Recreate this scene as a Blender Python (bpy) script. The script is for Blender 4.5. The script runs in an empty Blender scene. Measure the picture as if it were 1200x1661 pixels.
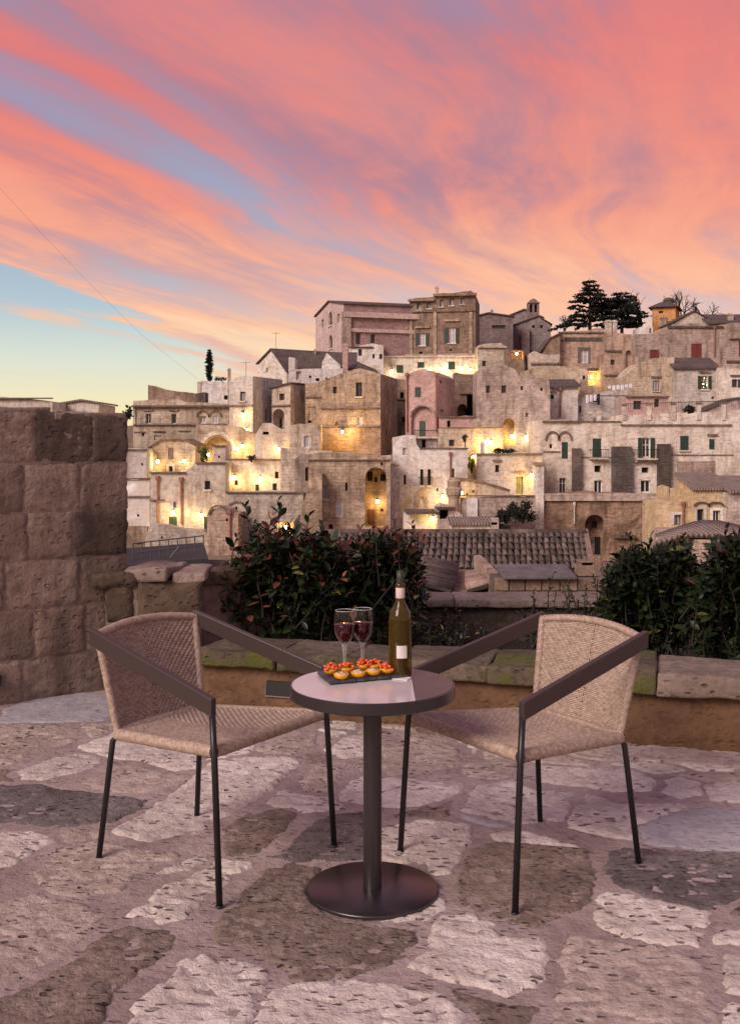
import bpy, bmesh, math, random
from mathutils import Vector, Matrix, noise
from mathutils.geometry import delaunay_2d_cdt

rnd = random.Random(7)
R = math.radians
SC = bpy.context.scene
COL = SC.collection

# ---------------------------------------------------------------- camera
F, CX, HY, CH = 1700.0, 600.0, 723.0, 1.45        # focal length and centre in photo pixels, camera height
cam_d = bpy.data.cameras.new("camera"); cam = bpy.data.objects.new("camera", cam_d); COL.objects.link(cam)
cam_d.sensor_fit = 'HORIZONTAL'; cam_d.sensor_width = 36.0; cam_d.lens = 36.0 * F / 1200.0
cam_d.shift_y = -(830.5 - HY) / 1200.0
cam_d.clip_start = 0.05; cam_d.clip_end = 3000
cam.location = (0, 0, CH); cam.rotation_euler = (R(90), 0, 0)
SC.camera = cam
SC.view_settings.view_transform = 'Standard'; SC.view_settings.look = 'None'
SC.view_settings.gamma = 1; SC.view_settings.use_curve_mapping = False
SC.view_settings.exposure = 0.0
SC.cycles.use_denoising = True
SC.cycles.max_bounces = 8; SC.cycles.transmission_bounces = 8; SC.cycles.transparent_max_bounces = 8
SC.cycles.sample_clamp_indirect = 4.0

# ---------------------------------------------------------------- sky
def build_world():
    w = bpy.data.worlds.new("World"); SC.world = w; w.use_nodes = True
    nt = w.node_tree; nt.nodes.clear(); N = nt.nodes; L = nt.links
    def n(t, **k):
        o = N.new(t)
        for a, b in k.items(): setattr(o, a, b)
        return o
    def m(op, a, b=None, c=None, clamp=False):
        o = n('ShaderNodeMath', operation=op, use_clamp=clamp)
        for i, v in enumerate((a, b, c)):
            if v is None: continue
            if isinstance(v, (int, float)): o.inputs[i].default_value = v
            else: L.new(v, o.inputs[i])
        return o.outputs[0]
    def ramp(f, stops, interp='LINEAR'):
        o = n('ShaderNodeValToRGB'); o.color_ramp.interpolation = interp
        e = o.color_ramp.elements
        while len(e) > 1: e.remove(e[-1])
        e[0].position = stops[0][0]; e[0].color = (*stops[0][1], 1)
        for p, c in stops[1:]:
            x = e.new(p); x.color = (*c, 1)
        L.new(f, o.inputs[0]); return o.outputs[0]
    def smooth(f, a, b):
        o = n('ShaderNodeMapRange', interpolation_type='SMOOTHSTEP')
        L.new(f, o.inputs[0]); o.inputs[1].default_value = a; o.inputs[2].default_value = b
        return o.outputs[0]
    def mix(f, a, b):
        o = n('ShaderNodeMix', data_type='RGBA')
        for s, v in ((0, f), (6, a), (7, b)):
            if isinstance(v, (int, float)): o.inputs[s].default_value = v
            elif isinstance(v, tuple): o.inputs[s].default_value = (*v, 1)
            else: L.new(v, o.inputs[s])
        return o.outputs[2]
    def noise_tex(vec, scale, detail=6, rough=.55, dist=0.0):
        o = n('ShaderNodeTexNoise'); L.new(vec, o.inputs['Vector'])
        o.inputs['Scale'].default_value = scale; o.inputs['Detail'].default_value = detail
        o.inputs['Roughness'].default_value = rough; o.inputs['Distortion'].default_value = dist
        return o.outputs[0]
    tc = n('ShaderNodeTexCoord'); sep = n('ShaderNodeSeparateXYZ'); L.new(tc.outputs['Generated'], sep.inputs[0])
    x, y, z = sep.outputs
    z0 = m('MAXIMUM', z, 0.0)
    den = m('ADD', z0, 0.05)
    px = m('DIVIDE', x, den); py = m('DIVIDE', y, den)
    # streak direction on the cloud sheet
    A = R(22)
    u = m('ADD', m('MULTIPLY', px, math.sin(A)), m('MULTIPLY', py, math.cos(A)))
    v = m('SUBTRACT', m('MULTIPLY', px, math.cos(A)), m('MULTIPLY', py, math.sin(A)))
    flat = n('ShaderNodeCombineXYZ'); L.new(u, flat.inputs[0]); L.new(v, flat.inputs[1])
    wn = n('ShaderNodeTexNoise'); L.new(flat.outputs[0], wn.inputs['Vector']); wn.inputs['Scale'].default_value = .35; wn.inputs['Detail'].default_value = 2
    ws = n('ShaderNodeSeparateColor'); L.new(wn.outputs['Color'], ws.inputs[0])
    v = m('ADD', v, m('MULTIPLY', m('MULTIPLY', m('SUBTRACT', ws.outputs[0], .5), 1.1), m('ADD', .35, m('MULTIPLY', smooth(z, .06, .30), .65))))
    u = m('ADD', u, m('MULTIPLY', m('MULTIPLY', m('SUBTRACT', ws.outputs[1], .5), 1.1), m('ADD', .35, m('MULTIPLY', smooth(z, .06, .30), .65))))
    comb = n('ShaderNodeCombineXYZ'); L.new(u, comb.inputs[0]); L.new(v, comb.inputs[1])
    def mapped(su, sv, ou, ov):
        o = n('ShaderNodeMapping'); L.new(comb.outputs[0], o.inputs[0])
        o.inputs['Scale'].default_value = (su, sv, 1); o.inputs['Location'].default_value = (ou, ov, 0)
        return o.outputs[0]
    big = noise_tex(mapped(.16, .50, 1.3, .35), 1.0, 3, .5, .3)
    med = noise_tex(mapped(.28, 1.25, 7.1, .4), 1.0, 6, .55, .5)
    fine = noise_tex(mapped(.60, 3.6, 2.2, 5.0), 1.0, 8, .62, .4)
    puff = noise_tex(mapped(5.0, 8.0, 1.2, 3.0), 1.0, 4, .55, .3)
    d = m('ADD', m('ADD', m('MULTIPLY', big, .88), m('MULTIPLY', med, .40)), m('ADD', m('MULTIPLY', fine, .16), m('MULTIPLY', puff, .06)))
    # the clear strip low on the sunset side
    az = m('DIVIDE', x, m('MAXIMUM', m('ABSOLUTE', y), .05))
    sunside = smooth(az, .02, -.20)
    front = smooth(y, -.1, .4)
    line = m('ADD', m('ADD', z, m('MULTIPLY', az, .40)), m('MULTIPLY', m('SUBTRACT', fine, .5), .10))
    low = smooth(line, .032, .004)
    clear = m('MULTIPLY', m('MULTIPLY', low, front), sunside)
    band = smooth(m('ADD', z, m('MULTIPLY', az, .22)), .018, .052)
    band = m('MULTIPLY', band, m('SUBTRACT', 1.0, smooth(m('ADD', z, m('MULTIPLY', az, .22)), .052, .075)))
    d = m('SUBTRACT', d, m('MULTIPLY', clear, m('SUBTRACT', .30, m('MULTIPLY', m('MULTIPLY', band, fine), .34))))
    d = m('SUBTRACT', d, m('MULTIPLY', smooth(z, .22, .46), .095))
    cov = smooth(d, .615, .785)
    core = smooth(d, .735, .90)
    base = ramp(z0, [(0, (.97, .70, .36)), (.035, (.95, .82, .50)), (.08, (.72, .77, .66)), (.13, (.46, .58, .66)), (.20, (.36, .42, .55)), (.30, (.35, .33, .48)), (.45, (.31, .28, .43)), (1, (.26, .24, .37))])
    base2 = ramp(z0, [(0, (.99, .66, .44)), (.08, (.95, .60, .46)), (.14, (.66, .54, .55)), (.19, (.46, .45, .56)), (.25, (.38, .36, .50)), (.34, (.34, .30, .46)), (.45, (.29, .26, .42)), (1, (.25, .23, .36))])
    base = mix(m('MULTIPLY', smooth(az, .05, -.22), front), base2, base)
    cl = ramp(z0, [(0, (1.0, .68, .42)), (.09, (1.0, .60, .37)), (.15, (1.0, .50, .33)), (.22, (.89, .29, .22)), (.32, (.76, .195, .19)), (.50, (.70, .24, .25)), (1, (.55, .26, .29))])
    bright = ramp(z0, [(0, (1.0, .84, .58)), (.11, (1.0, .78, .52)), (.18, (1.0, .58, .37)), (.26, (.95, .34, .25)), (.40, (.84, .25, .225)), (1, (.64, .29, .30))])
    shade = ramp(z0, [(0, (.95, .58, .42)), (.13, (.76, .42, .38)), (.24, (.44, .23, .30)), (.5, (.42, .22, .30)), (1, (.40, .24, .32))])
    cl = mix(smooth(m('ADD', m('MULTIPLY', med, .45), m('ADD', m('MULTIPLY', fine, .45), m('MULTIPLY', puff, .10))), .40, .58), shade, cl)
    cl = mix(m('MULTIPLY', core, .62), cl, bright)
    col = mix(cov, base, cl)
    below = smooth(z, 0.0, -.06)
    col = mix(below, col, (.22, .16, .14))
    bg = n('ShaderNodeBackground'); L.new(col, bg.inputs[0]); bg.inputs[1].default_value = 1.0
    out = n('ShaderNodeOutputWorld'); L.new(bg.outputs[0], out.inputs[0])
build_world()

# ---------------------------------------------------------------- soft afterglow from behind the terrace
sun_d = bpy.data.lights.new("sun", 'SUN'); sun_d.energy = 3.4; sun_d.angle = R(30); sun_d.color = (1.0, .83, .73)
sun = bpy.data.objects.new("sun", sun_d); COL.objects.link(sun)
sun.rotation_euler = Vector((.60, .68, -.56)).to_track_quat('-Z', 'Y').to_euler()
sun.location = (-30, -60, 40)

# ---------------------------------------------------------------- helpers
def at(px, py, Y): return Vector(((px - CX) / F * Y, Y, CH - (py - HY) / F * Y))
def onz(px, py, z=0.0):
    Y = F * (CH - z) / (py - HY); return at(px, py, Y)

def link(name, me, mat=None, parent=None, loc=None):
    o = bpy.data.objects.new(name, me); COL.objects.link(o)
    if mat is not None and me is not None and len(me.materials) == 0:
        for mm in (mat if isinstance(mat, (list, tuple)) else [mat]): me.materials.append(mm)
    if parent is not None: o.parent = parent
    if loc is not None: o.location = loc
    return o
def tag(o, label=None, cat=None, group=None, kind=None):
    if label: o["label"] = label
    if cat: o["category"] = cat
    if group: o["group"] = group
    if kind: o["kind"] = kind
    return o
def empty(name, loc, rz=0.0, label=None, cat=None, group=None):
    o = bpy.data.objects.new(name, None); COL.objects.link(o); o.empty_display_size = .2
    o.location = loc; o.rotation_euler = (0, 0, rz)
    return tag(o, label, cat, group)
def copy_tree(o, parent=None):
    c = o.copy(); COL.objects.link(c)
    if parent is not None: c.parent = parent
    for ch in list(o.children): copy_tree(ch, c)
    return c

class MB:
    def __init__(s): s.v = []; s.f = []; s.mi = []
    def add(s, vs, fs, mi=0):
        b = len(s.v); s.v += [tuple(p) for p in vs]
        s.f += [tuple(i + b for i in f) for f in fs]; s.mi += [mi] * len(fs); return s
    def quad(s, a, b, c, d, mi=0): return s.add([a, b, c, d], [(0, 1, 2, 3)], mi)
    def box(s, x0, x1, y0, y1, z0, z1, mi=0):
        return s.add([(x0, y0, z0), (x1, y0, z0), (x1, y1, z0), (x0, y1, z0), (x0, y0, z1), (x1, y0, z1), (x1, y1, z1), (x0, y1, z1)],
                     [(0, 3, 2, 1), (4, 5, 6, 7), (0, 1, 5, 4), (1, 2, 6, 5), (2, 3, 7, 6), (3, 0, 4, 7)], mi)
    def hexa(s, p, mi=0):      # 8 corners like box
        return s.add(p, [(0, 3, 2, 1), (4, 5, 6, 7), (0, 1, 5, 4), (1, 2, 6, 5), (2, 3, 7, 6), (3, 0, 4, 7)], mi)
    def tube(s, pts, rad, seg=8, caps=True, mi=0):
        pts = [Vector(p) for p in pts]; n = len(pts)
        rads = rad if isinstance(rad, (list, tuple)) else [rad] * n
        up = Vector((0, 0, 1)); vs = []; fs = []
        for i, p in enumerate(pts):
            t = (pts[min(i + 1, n - 1)] - pts[max(i - 1, 0)]).normalized()
            a = t.cross(up)
            if a.length < .05: a = t.cross(Vector((1, 0, 0)))
            a.normalize(); b = t.cross(a)
            for k in range(seg):
                q = 2 * math.pi * k / seg
                vs.append(p + (a * math.cos(q) + b * math.sin(q)) * rads[i])
        for i in range(n - 1):
            for k in range(seg):
                fs.append((i * seg + k, i * seg + (k + 1) % seg, (i + 1) * seg + (k + 1) % seg, (i + 1) * seg + k))
        if caps:
            fs.append(tuple(range(seg))[::-1]); fs.append(tuple((n - 1) * seg + k for k in range(seg)))
        return s.add(vs, fs, mi)
    def lathe(s, prof, seg=24, c=(0, 0, 0), mi=0):
        vs = []; fs = []; n = len(prof)
        for r, z in prof:
            for k in range(seg):
                q = 2 * math.pi * k / seg; vs.append((c[0] + r * math.cos(q), c[1] + r * math.sin(q), c[2] + z))
        for i in range(n - 1):
            for k in range(seg):
                fs.append((i * seg + k, i * seg + (k + 1) % seg, (i + 1) * seg + (k + 1) % seg, (i + 1) * seg + k))
        return s.add(vs, fs, mi)
    def beam(s, a, b, w, h, up=(0, 0, 1), mi=0):
        a = Vector(a); b = Vector(b); t = (b - a).normalized(); x = t.cross(Vector(up)).normalized(); z = x.cross(t)
        p = []
        for q in (-h / 2, h / 2):
            p += [a - x * w / 2 + z * q, a + x * w / 2 + z * q, b + x * w / 2 + z * q, b - x * w / 2 + z * q]
        return s.hexa(p, mi)
    def build(s, name, mat, parent=None, smooth=False, loc=None, recalc=True):
        me = bpy.data.meshes.new(name); me.from_pydata(s.v, [], s.f); me.update()
        if isinstance(mat, (list, tuple)):
            for mm in mat: me.materials.append(mm)
            me.polygons.foreach_set('material_index', s.mi)
        else: me.materials.append(mat)
        if recalc:
            bm = bmesh.new(); bm.from_mesh(me); bmesh.ops.recalc_face_normals(bm, faces=bm.faces); bm.to_mesh(me); bm.free()
        if smooth: me.polygons.foreach_set('use_smooth', [True] * len(me.polygons))
        return link(name, me, None, parent, loc)

def bevel_obj(o, w=.004, seg=2, angle=40):
    md = o.modifiers.new("bevel", 'BEVEL'); md.width = w; md.segments = seg; md.limit_method = 'ANGLE'; md.angle_limit = R(angle)
    return o

# ---------------------------------------------------------------- materials
class NT:
    def __init__(s, name):
        s.mat = bpy.data.materials.new(name); s.mat.use_nodes = True; s.nt = s.mat.node_tree
        s.b = s.nt.nodes['Principled BSDF']; s.out = s.nt.nodes['Material Output']
    def n(s, t, **k):
        o = s.nt.nodes.new(t)
        for a, b in k.items(): setattr(o, a, b)
        return o
    def l(s, a, b): s.nt.links.new(a, b)
    def put(s, sock, v):
        if isinstance(v, (int, float)): sock.default_value = v
        elif isinstance(v, tuple): sock.default_value = (*v, 1) if len(sock.default_value) == 4 and len(v) == 3 else v
        else: s.l(v, sock)
    def math(s, op, a, b=0.0, clamp=False):
        o = s.n('ShaderNodeMath', operation=op, use_clamp=clamp); s.put(o.inputs[0], a); s.put(o.inputs[1], b); return o.outputs[0]
    def mix(s, f, a, b, bt='MIX'):
        o = s.n('ShaderNodeMix', data_type='RGBA', blend_type=bt); s.put(o.inputs[0], f); s.put(o.inputs[6], a); s.put(o.inputs[7], b); return o.outputs[2]
    def noise(s, vec, scale, detail=6, rough=.6, dist=0.0):
        o = s.n('ShaderNodeTexNoise'); s.l(vec, o.inputs['Vector']); o.inputs['Scale'].default_value = scale
        o.inputs['Detail'].default_value = detail; o.inputs['Roughness'].default_value = rough; o.inputs['Distortion'].default_value = dist
        return o.outputs[0]
    def sm(s, f, a, b):
        o = s.n('ShaderNodeMapRange', interpolation_type='SMOOTHSTEP'); s.l(f, o.inputs[0]); o.inputs[1].default_value = a; o.inputs[2].default_value = b
        return o.outputs[0]
    def mapping(s, vec, scale=(1, 1, 1)):
        o = s.n('ShaderNodeMapping'); s.l(vec, o.inputs[0]); o.inputs['Scale'].default_value = scale; return o.outputs[0]
    def bump(s, h, strength=.5, dist=.02, prev=None):
        o = s.n('ShaderNodeBump'); s.l(h, o.inputs['Height']); o.inputs['Strength'].default_value = strength; o.inputs['Distance'].default_value = dist
        if prev is not None: s.l(prev, o.inputs['Normal'])
        return o.outputs[0]
    def vec(s, world=False):
        if world:
            g = s.n('ShaderNodeNewGeometry'); return g.outputs['Position']
        tc = s.n('ShaderNodeTexCoord'); oi = s.n('ShaderNodeObjectInfo')
        mu = s.math('MULTIPLY', oi.outputs['Random'], 63.0)
        va = s.n('ShaderNodeVectorMath', operation='ADD'); s.l(tc.outputs['Object'], va.inputs[0]); s.l(mu, va.inputs[1]); return va.outputs[0]

def plain(name, col, rough=.6, metal=0.0, vary=.0, spec=.5, **k):
    t = NT(name); t.b.inputs['Roughness'].default_value = rough; t.b.inputs['Metallic'].default_value = metal
    t.b.inputs['Specular IOR Level'].default_value = spec
    if vary:
        v = t.vec(); f = t.noise(v, k.get('scale', 3.0), 5)
        c2 = tuple(max(0, q * (1 - vary)) for q in col); c3 = tuple(min(1, q * (1 + vary)) for q in col)
        t.put(t.b.inputs['Base Color'], t.mix(t.sm(f, .3, .7), c2, c3))
    else: t.put(t.b.inputs['Base Color'], tuple(col))
    return t.mat
def emit(name, col, strength):
    t = NT(name); t.put(t.b.inputs['Base Color'], (.6, .5, .3)); t.put(t.b.inputs['Emission Color'], tuple(col)); t.b.inputs['Emission Strength'].default_value = strength
    return t.mat

def wallmat(name, c1, c2, stain, stain_amt=.5, brick=None, streak=.35, bump=.35, patch=None, tone=True):
    """weathered masonry of the far houses; object axes: x along the facade, z up"""
    t = NT(name); v = t.vec()
    f1 = t.noise(v, .55, 6, .62, .3); f2 = t.noise(v, 3.1, 7, .65)
    col = t.mix(t.sm(f1, .32, .68), tuple(c1), tuple(c2))
    col = t.mix(t.math('MULTIPLY', t.sm(f2, .42, .70), .55), col, tuple(q * .58 for q in c1))
    rag = t.noise(t.mapping(v, (1.5, 1.5, 5.5)), 1.0, 6, .68, .4)          # broken courses and missing render
    col = t.mix(t.math('MULTIPLY', t.sm(rag, .52, .63), .62), col, tuple(q * .48 for q in c1))
    col = t.mix(t.math('MULTIPLY', t.sm(t.noise(v, 8.5, 4, .6), .56, .72), .35), col, tuple(q * .40 for q in c1))
    col = t.mix(t.math('MULTIPLY', t.sm(t.noise(v, .9, 5, .6, .6), .50, .66), .45), col, tuple(min(.85, q * 1.28) for q in c2))
    h = t.math('ADD', f2, t.math('MULTIPLY', rag, -.8))
    if patch:
        fp = t.noise(v, .33, 5, .6, .8); col = t.mix(t.math('MULTIPLY', t.sm(fp, .52, .60), .85), col, tuple(patch))
    st = t.noise(t.mapping(v, (1.9, 1.9, .30)), 1.0, 7, .66)
    col = t.mix(t.math('MULTIPLY', t.sm(st, .47, .70), stain_amt), col, tuple(stain))
    blot = t.noise(v, .28, 7, .70, .5)
    col = t.mix(t.math('MULTIPLY', t.sm(blot, .52, .66), stain_amt * .75), col, tuple(stain))
    if brick:
        sx = t.n('ShaderNodeSeparateXYZ'); s_tc = t.n('ShaderNodeTexCoord'); t.l(s_tc.outputs['Object'], sx.inputs[0])
        wob = t.math('MULTIPLY', t.math('SUBTRACT', f1, .5), .35)
        cx = t.n('ShaderNodeCombineXYZ'); t.l(t.math('ADD', t.math('ADD', sx.outputs[0], sx.outputs[1]), wob), cx.inputs[0]); t.l(t.math('ADD', sx.outputs[2], t.math('MULTIPLY', wob, .4)), cx.inputs[1])
        br = t.n('ShaderNodeTexBrick'); t.l(cx.outputs[0], br.inputs['Vector']); br.inputs['Scale'].default_value = 1.0
        br.inputs['Brick Width'].default_value = .55; br.inputs['Row Height'].default_value = .26; br.inputs['Mortar Size'].default_value = .020
        br.inputs['Mortar Smooth'].default_value = .8; br.inputs['Bias'].default_value = .3
        br.inputs['Color1'].default_value = (.60, .60, .60, 1); br.inputs['Color2'].default_value = (1.0, 1.0, 1.0, 1); br.inputs['Mortar'].default_value = (.62, .58, .56, 1)
        col = t.mix(t.math('MULTIPLY', t.sm(t.noise(v, .6, 4, .6), .38, .60), brick), col, br.outputs['Color'], 'MULTIPLY')
        h = t.math('SUBTRACT', h, t.math('MULTIPLY', br.outputs['Fac'], .5))
    hv = t.n('ShaderNodeHueSaturation'); t.l(col, hv.inputs['Color']); oi = t.n('ShaderNodeObjectInfo')
    t.l(t.math('ADD', t.math('MULTIPLY', oi.outputs['Random'], .36 if tone else .1), .78 if tone else .95), hv.inputs['Value']); tone and t.l(t.math('ADD', t.math('MULTIPLY', t.math('FRACT', t.math('MULTIPLY', oi.outputs['Random'], 7.3)), .5), .72), hv.inputs['Saturation']); col = hv.outputs[0]
    t.put(t.b.inputs['Base Color'], col); t.b.inputs['Roughness'].default_value = .93; t.b.inputs['Specular IOR Level'].default_value = .2
    t.l(t.bump(h, min(1, bump * 1.5), .14), t.b.inputs['Normal']); return t.mat

def rockmat(name, c1, c2, dark, pit=.5, scale=1.0, moss=None, mossamt=.0, bump=.6, rough=.88, tone=.25, world=False, streak=None, mott=.45):
    """near limestone: mottled, pitted, every piece a little different"""
    t = NT(name); v = t.vec(world); oi = t.n('ShaderNodeObjectInfo')
    f1 = t.noise(v, 2.6 * scale, 8, .62, .4); f2 = t.noise(v, 17 * scale, 7, .62); f3 = t.noise(v, 75 * scale, 4, .6)
    col = t.mix(t.sm(f1, .30, .70), tuple(c1), tuple(c2))
    col = t.mix(t.math('MULTIPLY', t.sm(f2, .44, .66), mott), col, tuple(dark))
    fq = t.noise(v, 38 * scale, 6, .68); col = t.mix(t.math('MULTIPLY', t.sm(fq, .52, .66), mott * .8), col, tuple(q * .7 for q in dark))
    vo = t.n('ShaderNodeTexVoronoi'); t.l(t.mapping(v, (.75, 1.7, 1.3)), vo.inputs['Vector']); vo.inputs['Scale'].default_value = 24 * scale; vo.inputs['Randomness'].default_value = 1.0
    wob = t.math('ADD', vo.outputs['Distance'], t.math('MULTIPLY', t.noise(v, 13 * scale, 5, .65, .6), .75))
    p = t.math('MULTIPLY', t.sm(wob, .68, .50), t.sm(t.noise(v, 4.2 * scale, 4, .55), .40, .58))
    col = t.mix(t.math('MULTIPLY', p, pit), col, tuple(q * .40 for q in dark))  # pit shade and dirt put into the colour, soft light flattens the bumps
    col = t.mix(t.math('MULTIPLY', t.sm(f3, .55, .75), .22), col, tuple(min(1, q * 1.3) for q in c2))
    if moss:
        fm = t.noise(v, 4.0 * scale, 8, .68, .5); col = t.mix(t.math('MULTIPLY', t.sm(fm, .60 - mossamt, .70 - mossamt), .85), col, tuple(moss))
    if streak:
        g = t.n('ShaderNodeNewGeometry'); fs = t.noise(t.mapping(g.outputs['Position'], (3.2, 3.2, .55)), 1.0, 7, .66, .2); col = t.mix(t.math('MULTIPLY', t.sm(fs, .46, .66), .72), col, tuple(streak))
    hv = t.n('ShaderNodeHueSaturation'); t.l(col, hv.inputs['Color'])
    t.l(t.math('ADD', t.math('MULTIPLY', oi.outputs['Random'], tone * 2), 1 - tone), hv.inputs['Value'])
    t.l(hv.outputs[0], t.b.inputs['Base Color'])
    t.b.inputs['Roughness'].default_value = rough; t.b.inputs['Specular IOR Level'].default_value = .3
    h = t.math('SUBTRACT', t.math('ADD', t.math('ADD', t.math('MULTIPLY', f2, .8), t.math('MULTIPLY', fq, .45)), t.math('MULTIPLY', f3, .22)), t.math('MULTIPLY', p, .8))
    t.l(t.bump(h, bump, .02), t.b.inputs['Normal']); return t.mat

M = {}
M['cream'] = wallmat('cream_stone', (.54, .43, .325), (.68, .575, .46), (.20, .14, .10), .68, .40)
M['pale'] = wallmat('pale_plaster', (.64, .545, .455), (.79, .705, .62), (.25, .18, .135), .60, None)
M['white'] = wallmat('white_plaster', (.76, .70, .65), (.85, .81, .77), (.36, .28, .24), .52, None, patch=(.60, .49, .40))
M['tufa'] = wallmat('tufa_masonry', (.41, .30, .21), (.56, .435, .32), (.13, .09, .068), .72, .75, tone=False)
M['brown'] = wallmat('brown_masonry', (.27, .185, .135), (.38, .275, .205), (.10, .07, .055), .6, .8, tone=False)
M['pinkbrick'] = wallmat('pinkish_masonry', (.44, .325, .26), (.585, .46, .38), (.15, .10, .08), .72, .65)
M['dark'] = wallmat('dark_masonry', (.13, .10, .085), (.21, .165, .14), (.06, .045, .04), .6, .6)
M['pinkplaster'] = wallmat('pink_plaster', (.46, .30, .27), (.54, .37, .335), (.30, .19, .17), .4, None, bump=.15, tone=False)
M['mauve'] = wallmat('mauve_plaster', (.23, .165, .16), (.30, .225, .215), (.13, .09, .09), .5, None)
M['yellow'] = wallmat('ochre_plaster', (.56, .42, .25), (.66, .51, .33), (.28, .18, .10), .45, None, tone=False)
M['orange'] = wallmat('orange_plaster', (.62, .30, .11), (.68, .36, .15), (.35, .17, .08), .4, None, tone=False)
M['rock'] = wallmat('rock_face', (.28, .195, .145), (.42, .31, .24), (.08, .055, .04), .75, None, bump=.9, patch=(.16, .115, .09))
M['slate'] = wallmat('grey_buttress_stone', (.12, .095, .085), (.17, .14, .125), (.07, .055, .05), .4, .8)

def tilemat(name, c1, c2, pitch=.22, rows=.36):
    t = NT(name); v = t.vec(); tc = t.n('ShaderNodeTexCoord'); sx = t.n('ShaderNodeSeparateXYZ'); t.l(tc.outputs['Object'], sx.inputs[0])
    f = t.noise(v, 1.4, 6, .6); f2 = t.noise(v, 6, 5, .6)
    col = t.mix(t.sm(f, .3, .7), tuple(c1), tuple(c2)); col = t.mix(t.math('MULTIPLY', t.sm(f2, .5, .7), .5), col, tuple(q * .5 for q in c1))
    w = t.math('SINE', t.math('MULTIPLY', sx.outputs[0], 2 * math.pi / pitch))
    t.put(t.b.inputs['Base Color'], col); t.b.inputs['Roughness'].default_value = .9
    t.l(t.bump(w, .8, .05), t.b.inputs['Normal']); return t.mat
M['roof'] = tilemat('weathered_roof_tiles', (.085, .062, .055), (.15, .11, .095))
M['roofw'] = tilemat('pale_roof_tiles', (.20, .15, .125), (.30, .23, .19))
M['iron'] = plain('black_iron', (.018, .016, .016), .5)
M['green'] = plain('green_shutter_paint', (.022, .050, .036), .5, vary=.25)
M['redwood'] = plain('dark_red_paint', (.16, .030, .028), .55, vary=.2)
M['wood'] = plain('brown_door_wood', (.14, .06, .03), .6, vary=.3)
M['greydoor'] = plain('grey_brown_shutter', (.17, .12, .095), .7, vary=.25)
M['wframe'] = plain('white_window_paint', (.72, .68, .64), .5)
M['bframe'] = plain('brown_window_frame', (.10, .065, .05), .6)
M['glass'] = plain('dark_window_glass', (.030, .030, .036), .12)
M['curtain'] = plain('pale_curtained_pane', (.42, .40, .42), .3, vary=.15)
M['black'] = plain('unlit_interior', (.010, .008, .007), .9)
M['pipe'] = plain('terracotta_downpipe', (.30, .13, .085), .6, vary=.2)
M['ledge'] = wallmat('weathered_ledge_stone', (.17, .125, .10), (.28, .21, .165), (.07, .05, .04), .5)
M['lit'] = emit('lit_window', (1.0, .62, .16), 2.2)
M['bulb'] = emit('warm_lamp_bulb', (1.0, .78, .40), 28.0)
M['cloth'] = plain('white_laundry', (.72, .70, .76), .8)
M['olive'] = plain('yellowish_green_door_paint', (.30, .30, .10), .6, vary=.2)
M['palepink'] = wallmat('pale_pink_plaster', (.56, .42, .38), (.64, .50, .46), (.36, .25, .22), .35, None, bump=.15, tone=False)
M['mauve2'] = wallmat('faded_mauve_plaster', (.33, .21, .20), (.39, .26, .245), (.24, .15, .14), .35, None, bump=.15, tone=False)
# ---------------------------------------------------------------- houses of the hill town
FRONTS = []         # (x0, x1, y, z) of every house front, the ground before it stays below its foot
BASES = []          # (x, y, z) of every footing, the hillside is laid under them
class Plane:
    """vertical facade plane through photo column px at distance Y, turned by yaw (right end farther when positive)"""
    def __init__(s, px, Y, yaw):
        s.X0 = (px - CX) / F * Y; s.Y0 = Y; s.c = math.cos(yaw); s.s = math.sin(yaw)
    def uz(s, px, py):
        a = (px - CX) / F
        u = (s.X0 - s.Y0 * a) / (s.s * a - s.c); t = s.Y0 + u * s.s
        return u, CH - t * (py - HY) / F

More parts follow.
